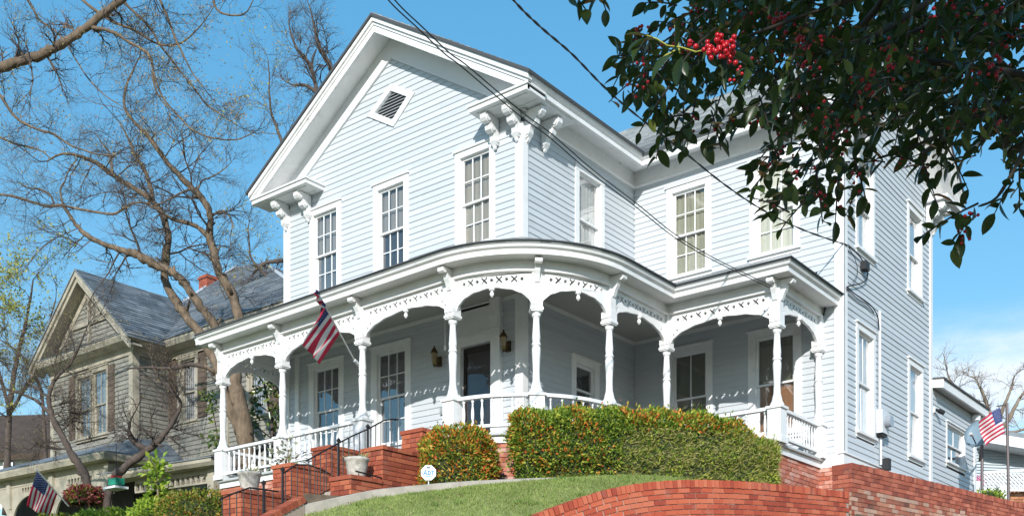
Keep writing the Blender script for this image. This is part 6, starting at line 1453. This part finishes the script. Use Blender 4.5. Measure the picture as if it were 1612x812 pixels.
e1_ = T.limb(pp(Zt, (455, 700), (450, 330), (445, 235), (437, 205), (428, 180), (424, 150), (424, 120), (422, 95)), [r * pxm for r in (6, 4, 2.6, 2.2, 1.8, 1.4, 1.1, .7)], 'trunk'); e2 = T.limb(pp(Zt, (440, 460), (425, 440), (410, 425), (395, 405), (392, 380), (390, 360)), [r * pxm for r in (3, 2.6, 2.2, 1.8, 1.4, 1)]); e3 = T.limb(pp(Zt, (445, 410), (425, 412), (408, 420), (398, 432)), [r * pxm for r in (3.4, 3, 2.4, 1.4)])
for (P, rr), stp, L, lev, st_ in ((e1_, 2, 1.1, 2, 7), (e2, 2, 1.0, 2, 3), (e3, 2, .9, 2, 2)): T.spray(P, rr, stp, L, lev, .03, st_, .008)
T.done(M('yellow_bud', (.45, .4, .1), .6, ramp=[(0, (.35, .33, .08)), (1, (.5, .42, .12))], trans=.3), .14, .08)
T = Tree('budding_tree', 'tree with sparse yellow green spring leaves at the left edge', pd(30, 800, 34), BARKD); Zt = 34; pxm = Zt / 1667
g1 = T.limb(pp(Zt, (10, 810), (12, 700), (18, 620), (28, 560), (40, 510), (48, 470), (52, 440)), [r * pxm for r in (6, 5, 4, 3, 2.4, 1.8, 1)], 'trunk'); g2 = T.limb(pp(Zt, (15, 650), (40, 610), (58, 575), (72, 540), (80, 500), (88, 470)), [r * pxm for r in (3, 2.6, 2.2, 1.8, 1.4, .8)]); g3 = T.limb(pp(Zt, (14, 640), (0, 590), (-12, 540), (-10, 490)), [r * pxm for r in (3, 2.6, 2, 1.2)]); g4 = T.limb(pp(Zt, (75, 810), (68, 640), (55, 590), (30, 555), (8, 540)), [r * pxm for r in (3, 2.6, 2.2, 1.6, 1)])
for (P, rr), stp, L, lev, st_ in ((g1, 2, 1.4, 3, 6), (g2, 2, 1.3, 2, 3), (g3, 2, 1.3, 2, 3), (g4, 2, 1.2, 2, 6)): T.spray(P, rr, stp, L, lev, .03, st_, .008)
T.done(M('pale_spring_leaf', (.4, .42, .12), .6, ramp=[(0, (.30, .33, .06)), (1, (.52, .48, .12))], trans=.3), .17, .11)
T = Tree('background_tree', 'bare grey tree behind the far right building', pd(1570, 800, 52), BARK, BARK); Zt = 52; pxm = Zt / 1667
h1 = T.limb(pp(Zt, (1570, 810), (1572, 720), (1566, 670), (1556, 645), (1548, 622), (1540, 604)), [r * pxm for r in (7, 6, 4.5, 3.2, 2.4, 1.4)], 'trunk'); h2_ = T.limb(pp(Zt, (1570, 690), (1590, 655), (1602, 632), (1615, 615), (1640, 600)), [r * pxm for r in (4, 3.4, 2.6, 2, 1.2)]); h3 = T.limb(pp(Zt, (1568, 680), (1540, 655), (1515, 628), (1500, 605), (1492, 590)), [r * pxm for r in (3.6, 3, 2.4, 1.8, 1.2)]); h4 = T.limb(pp(Zt, (1572, 660), (1585, 628), (1592, 610), (1596, 592)), [r * pxm for r in (3, 2.4, 1.8, 1)]); h5 = T.limb(pp(Zt, (1560, 675), (1590, 680), (1625, 672)), [r * pxm for r in (2.4, 2.2, 1.6)])
for P, rr in (h1, h2_, h3, h4, h5): T.spray(P, rr, 2, 1.25, 2, .02, 6, .012, Vector((0, 0, .1)))
T.done(BUD, .1, .06)
# evergreen magnolia seen through the porch
MAG = M('magnolia_leaf', (.06, .11, .02), .3, ramp=[(0, (.03, .07, .012)), (.5, (.07, .13, .02)), (1, (.22, .26, .04))], spec=.6, trans=.15)
mg = thing('magnolia_shrub', 'dark glossy broadleaf evergreen seen through the left porch bay', 'shrub', pd(415, 700, 25.5)); P, D = [], []
MB().tube([pd(432, 730, 25.6), pd(428, 660, 25.6), pd(415, 600, 25.6)], [.06, .05, .02], 6).build('stem', BARKD, mg)
for cx, cy, n_, sx, sy in ((405, 585, 60, 20, 10), (430, 600, 80, 14, 18), (432, 655, 70, 12, 22), (404, 640, 55, 8, 22), (396, 668, 40, 6, 12), (340, 690, 60, 10, 16), (335, 640, 55, 8, 18), (322, 620, 20, 5, 8), (410, 618, 30, 16, 8)):
    for _ in range(n_): P.append(tuple(pd(cx + random.gauss(0, sx * .6), cy + random.gauss(0, sy * .6), 25.4 + random.gauss(0, .25)))); D.append((random.gauss(0, 1), random.gauss(0, 1), random.gauss(0, .6)))
P, D = np.array(P), np.array(D); V, F = leaf_geo(P, D, RNG.normal(0, .5, (len(P), 3)) + np.array([[.3, -.6, .8]]), RNG.uniform(.12, .22, len(P)), RNG.uniform(.06, .09, len(P))); link(bpy.data.objects.new('leaves', fast_mesh('leaves', V, F, MAG)), mg, 'stuff')
for pts in ([(428, 690), (405, 672), (396, 668)], [(426, 650), (412, 640), (404, 635)], [(420, 610), (408, 592), (400, 585)], [(432, 700), (365, 705), (340, 690)], [(345, 700), (338, 660), (330, 625)]): MB().tube([pd(x, y, 25.5) for x, y in pts], .015, 5).build('branch', BARKD, mg)

# ------------------------------------------------------------------ holly overhanging from the upper right
HOL = M('holly_leaf', (.035, .07, .02), .3, ramp=[(0, (.016, .03, .010)), (.5, (.028, .05, .015)), (.9, (.045, .075, .018)), (1, (.13, .16, .035))], spec=.25, trans=.12, transl_col=(.25, .35, .05))
HOLY = M('holly_young_stem', (.42, .42, .08), .5); BERRY = M('holly_berry', (.42, .008, .014), .25, spec=.5, noise=(20, .15)); HBARK = M('holly_bark', (.05, .042, .032), .8, noise=(10, .3))
ho = thing('holly_tree', 'dark holly branches with red berries overhanging the top right corner', 'tree', (CAMX + 6.0, CAMY + 1.5, -1.6))
def leafmesh():
    L, W = 1, .50; vs = [(0, 0, 0)]; N = 6
    for i in range(1, N):
        t = i / N; w = W * .5 * math.sin(math.pi * t ** .85) ** .8; zc = -.10 * t * t
        vs += [(-w, t * L, zc + w * .35), (0, t * L, zc), (w, t * L, zc + w * .35)]
    vs.append((0, L, -.12)); fs = [(0, 2, 1), (0, 3, 2)]
    for i in range(N - 2):
        a = 1 + 3 * i; fs += [(a, a + 1, a + 4, a + 3), (a + 1, a + 2, a + 5, a + 4)]
    e = len(vs) - 1; a = 1 + 3 * (N - 2); fs += [(a, a + 1, e), (a + 1, a + 2, e)]
    mb = MB(); mb.add(vs, fs); me = mb.mesh('leaf', HOL, True); return me, np.array(vs), fs
LM, LV, LF = leafmesh()
def berry_mesh():
    bm = bmesh.new(); bmesh.ops.create_icosphere(bm, subdivisions=2, radius=1); me = bpy.data.meshes.new('berry'); bm.to_mesh(me); bm.free(); me.materials.append(BERRY); me.polygons.foreach_set('use_smooth', [True] * len(me.polygons)); return me
BM = berry_mesh(); lv, berries, stems, ystems = [], [], MB(), MB()
def sprig(p, d, L, n, leafL, berry=0, stem=None):
    d = d.normalized(); pts = [p + d * (L * i / 4) + Vector((0, 0, -.02 * (i / 4) ** 2)) for i in range(5)]; (stem or stems).tube(pts, [.0030, .0027, .0024, .002, .0015], 4, cap=False)
    for i in range(n):
        t = (i + .7) / n; q = p.lerp(pts[-1], t); a = i * 2.4 + random.uniform(-.5, .5); x = d.orthogonal().normalized(); y = d.cross(x); sdv = x * math.cos(a) + y * math.sin(a)
        ld = (d * random.uniform(.25, .9) + sdv + Vector((0, 0, random.uniform(-.65, .1)))).normalized(); lv.append((q, ld, random.uniform(.75, 1.2) * leafL))
    for _ in range(berry): berries.append((p.lerp(pts[-1], random.random() * .7) + Vector((random.gauss(0, .012), random.gauss(0, .012), random.gauss(-.006, .012))), random.uniform(.0036, .0049)))
# crown region in the picture, thickest at the upper right
EDGE = [(985, 45), (1000, 110), (1045, 150), (1062, 200), (1095, 215), (1112, 165), (1150, 135), (1188, 165), (1200, 300), (1230, 348), (1290, 335), (1330, 300), (1400, 312), (1440, 285), (1470, 300), (1500, 240), (1560, 262), (1612, 335), (1680, 330)]
def inside(x, y):
    if y < -60 or x < 985 or x > 1680 or (y < 45 and x < 1075 - y * 1.4): return False
    for (x0, y0), (x1, y1) in zip(EDGE[:-1], EDGE[1:]):
        if x0 <= x <= x1 and x1 > x0 and y > y0 + (y1 - y0) * (x - x0) / (x1 - x0): return False
    return True
def dens(x, y):
    g = min(1, max(0, (x - 980) / 250)) ; base = .50 + .5 * g
    if y > 190: base *= .36 if x < 1380 else .5
    if y > 270: base *= .6
    if x < 1215 and y > 115: base *= .5
    if 1105 < x < 1262 and y > 92: base *= .42 if y < 205 else .8
    if 1380 < x < 1470 and 190 < y < 300: base *= .5
    if 1290 < x < 1470 and 70 < y < 240: base *= .92
    if x > 1470 and y > 170: base *= .38
    if x > 1560: base *= .9 if y < 150 else .8
    return base
cnt = 0
while cnt < 600:
    x, y = random.uniform(968, 1690), random.uniform(-60, 385)
    if not inside(x, y) or random.random() > dens(x, y): continue
    cnt += 1; Z = random.uniform(2.5, 3.9) + (x > 1400) * random.uniform(-.2, .5); p = pd(x, y, Z)
    d = Vector((-rt.x * .9, -rt.y * .9, 0)) * random.uniform(-.4, 1.2) + ff * random.gauss(0, .6) + Vector((0, 0, random.uniform(-.9, .35)))
    sprig(p, d, random.uniform(.06, .13), random.randint(5, 8), 0.047 * Z / 3.0, random.randint(5, 11) if random.random() < .2 else 0)
# hand placed sprigs along the lower fringe
for x, y, dx__, dy__, Z, n_, b_ in ((1048, 180, -15, 60, 2.9, 6, 0), (1135, 150, -25, 70, 3.0, 8, 0), (1120, 175, 15, 50, 3.0, 6, 3), (1230, 250, -50, 40, 2.8, 8, 0), (1255, 275, -45, 55, 2.8, 9, 6), (1285, 270, 10, 70, 2.9, 8, 10), (1345, 250, 20, 60, 2.9, 7, 6), (1320, 270, -5, 70, 3.0, 7, 8), (1540, 320, -90, 40, 2.7, 9, 0), (1530, 335, -30, 45, 2.7, 8, 14), (1595, 285, -30, 40, 2.7, 7, 0), (1605, 270, 0, 50, 2.8, 7, 0), (1450, 250, 25, 60, 3.0, 6, 0), (1490, 230, 35, 60, 3.0, 7, 0), (1000, 95, -30, -20, 2.5, 7, 0), (1240, 200, -60, 60, 3.0, 8, 5), (893, -16, 30, 20, 2.6, 5, 0), (940, -14, 14, 18, 2.6, 4, 0), (1090, 190, -30, 25, 2.9, 5, 0), (1160, 160, -25, 60, 2.9, 6, 2)):
    p = pd(x, y, Z); q = pd(x + dx__, y + dy__, Z + random.gauss(0, .05)); sprig(p, q - p, (q - p).length, n_, .055 * Z / 3, b_)
# sunlit tip with the bright berry cluster and young yellow stems
TIP = set()
for a, b in (((1112, 82), (1095, 82)), ((1095, 82), (1050, 72)), ((1050, 72), (1018, 56)), ((1070, 84), (1062, 40)), ((1062, 80), (1035, 98))): ystems.tube([pd(*a, 2.33), pd((a[0] + b[0]) / 2, (a[1] + b[1]) / 2 - 2, 2.32), pd(*b, 2.31)], [.0019, .0018, .0014], 5)
for x, y, dx__, dy__ in ((1020, 58, -40, -8), (1030, 62, -48, 12), (1040, 55, 20, -42), (1062, 78, 5, -58), (1060, 86, -40, 36), (1075, 88, -16, 60), (1135, 84, 6, 58), (1145, 82, 55, 30), (1108, 78, 30, -44), (1150, 70, 18, -46), (1020, 60, -30, 30), (1180, 90, -10, 50)):
    a, b = pd(x, y, 2.31), pd(x + dx__, y + dy__, 2.26 + random.gauss(0, .02)); lv.append((a, (b - a).normalized(), (b - a).length * .92)); TIP.add(len(lv) - 1)
c = pd(1132, 77, 2.26)
bright = [(pd(1132 + random.gauss(0, 17), 77 + random.gauss(0, 9), 2.27 + random.gauss(0, .012)), random.uniform(.0052, .0066)) for _ in range(46)] + [(pd(1275 + random.gauss(0, 8), 70 + random.gauss(0, 11), 2.7), .0055) for _ in range(14)]
for x, y in ((1268, 62), (1270, 100), (1225, 25), (1375, 130), (1490, 12), (1570, 100)):
    for _ in range(16): berries.append((pd(x + random.gauss(0, 12), y + random.gauss(0, 12), 2.8 + random.gauss(0, .03)), random.uniform(.0045, .006)))
for p, r in bright: inst('berry', BM, ho, p, (0, 0, 0), (r, r, r))
lv = [q + (i in TIP,) for i, q in enumerate(lv)]; lv.sort(key=lambda q: depth(q[0]) / q[2] - 100 * q[3])
SUNGAP = pd(1100, 78, 2.3)  # crown leaves are left out along this line so sun reaches the tip
def in_gap(p, rad):
    w = p - SUNGAP; t = -w.dot(SUN_DIR); return t > .08 and (w + SUN_DIR * t).length < rad
def leaf_rot(d):
    up = Vector((random.gauss(0, .5), random.gauss(0, .5), 1)); X = d.cross(up).normalized(); Zv = X.cross(d); return Matrix((X, d, Zv)).transposed()
VV, FQ, FT = [], [], []
def infr(p):
    Z = depth(p); 
    if Z < .3: return False
    x = 806 + FPX * ((p.x - CAMX) * _c + (p.y - CAMY) * _s) / Z; y = 1040 - FPX * p.z / Z; return -10 < x < 1630 and -30 < y < 820
lv = [q for q in lv if q[3] or not in_gap(q[0], .13)]; vis = [q for q in lv if infr(q[0])]; hid = [q for q in lv if not infr(q[0])]; indiv, rest_ = vis[:300], vis[300:] + hid
for p, d, L, tip in indiv:
    m = leaf_rot(d); o = bpy.data.objects.new('leaf', LM); o.location = p; o.rotation_euler = m.to_euler(); o.scale = (L * (.46 if tip else 1), L, L); link(o, ho)
# the rest of the crown, added unseen above and behind the camera to shade these branches
crown = []
for i in range(27000):
    while True:
        x, y, z = random.uniform(-2.2, 5.5), random.uniform(-6.0, 1.6), random.uniform(2.0, 6.8)
        if ((x - 2.4) / 4.2) ** 2 + ((y + 2.0) / 4.0) ** 2 + ((z - 4.3) / 2.7) ** 2 > 1: continue
        if y > 0 and z < .70 * y + .35: continue
        if in_gap(Vector((CAMX, CAMY, 0)) + rt * x + ff * y + Vector((0, 0, z)), .27): continue
        break
    p = Vector((CAMX, CAMY, 0)) + rt * x + ff * y + Vector((0, 0, z)); crown.append((p, Vector((random.gauss(0, 1), random.gauss(0, 1), random.gauss(-.3, .6))).normalized(), random.uniform(.13, .19)))
mbl = MB()
allv = []; allf3 = []
tri = []
for f in LF: tri += [f] if len(f) == 3 else [(f[0], f[1], f[2]), (f[0], f[2], f[3])]
tri = np.array(tri); blocks = []; nl = len(LV)
for k, (p, d, L, _) in enumerate(rest_):
    m = np.array(leaf_rot(d)); allv.append(LV @ m.T * L + np.array(p)); blocks.append(tri + k * nl)
link(bpy.data.objects.new('leaves', fast_mesh('leaves', np.concatenate(allv), np.concatenate(blocks), HOL, True)), ho, 'stuff')
cp_, cd_, cl_ = np.array([q[0] for q in crown]), np.array([q[1] for q in crown]), np.array([q[2] for q in crown])
V, F = leaf_geo(cp_, cd_, RNG.normal(0, .5, (len(crown), 3)) + np.array([[0, 0, 1.]]), cl_, cl_ * .5); link(bpy.data.objects.new('crown', fast_mesh('crown', V, F, HOL)), ho, 'stuff')
bv = np.array([v.co for v in BM.vertices]); bf_ = np.array([p.vertices for p in BM.polygons]); nb = len(bv)
link(bpy.data.objects.new('berries', fast_mesh('berries', np.concatenate([bv * r + np.array(p) for p, r in berries]), np.concatenate([bf_ + i * nb for i in range(len(berries))]), BERRY, True)), ho, 'stuff')
stems.build('twigs', HBARK, ho, kind='stuff'); ystems.build('young_stems', HOLY, ho)
base = Vector((CAMX, CAMY, 0)) + rt * 4.2 - ff * 1.2
MB().tube(smooth_path([base + Vector((0, 0, -1.6)), base + Vector((-.05, .1, .5)), base + Vector((-.2, .2, 2.2)), base + Vector((-.3, .3, 4.4))], 4), [.17, .17, .165, .16, .155, .15, .145, .14, .13, .12, .10, .08, .05], 12).build('trunk', HBARK, ho, True)
for xy, Z, rr in (([(1760, 140), (1660, 130), (1560, 110), (1440, 95), (1330, 90), (1230, 78)], 3.2, (.03, .024, .018, .013, .009, .005)), ([(1760, 60), (1650, 170), (1600, 260), (1570, 310), (1540, 325)], 2.75, (.02, .014, .009, .006, .003)), ([(1700, -60), (1560, 10), (1420, 60), (1320, 150), (1290, 230)], 3.4, (.025, .02, .014, .009, .005)), ([(1560, -60), (1400, -20), (1280, 20), (1170, 60)], 2.7, (.016, .012, .008, .004)), ([(1640, 120), (1520, 190), (1440, 230), (1380, 250)], 3.3, (.014, .010, .007, .004))):
    pts = [pd(x, y, Z) for x, y in xy]; a = base + Vector((-.2, .2, 2.6)); MB().tube(smooth_path([a] + pts, 4), [rr[0] * .8] * 4 + [rr[min(len(rr) - 1, i // 4)] * .55 for i in range((len(pts) - 1) * 4 + 1)], 7).build('branch', HBARK, ho, True)
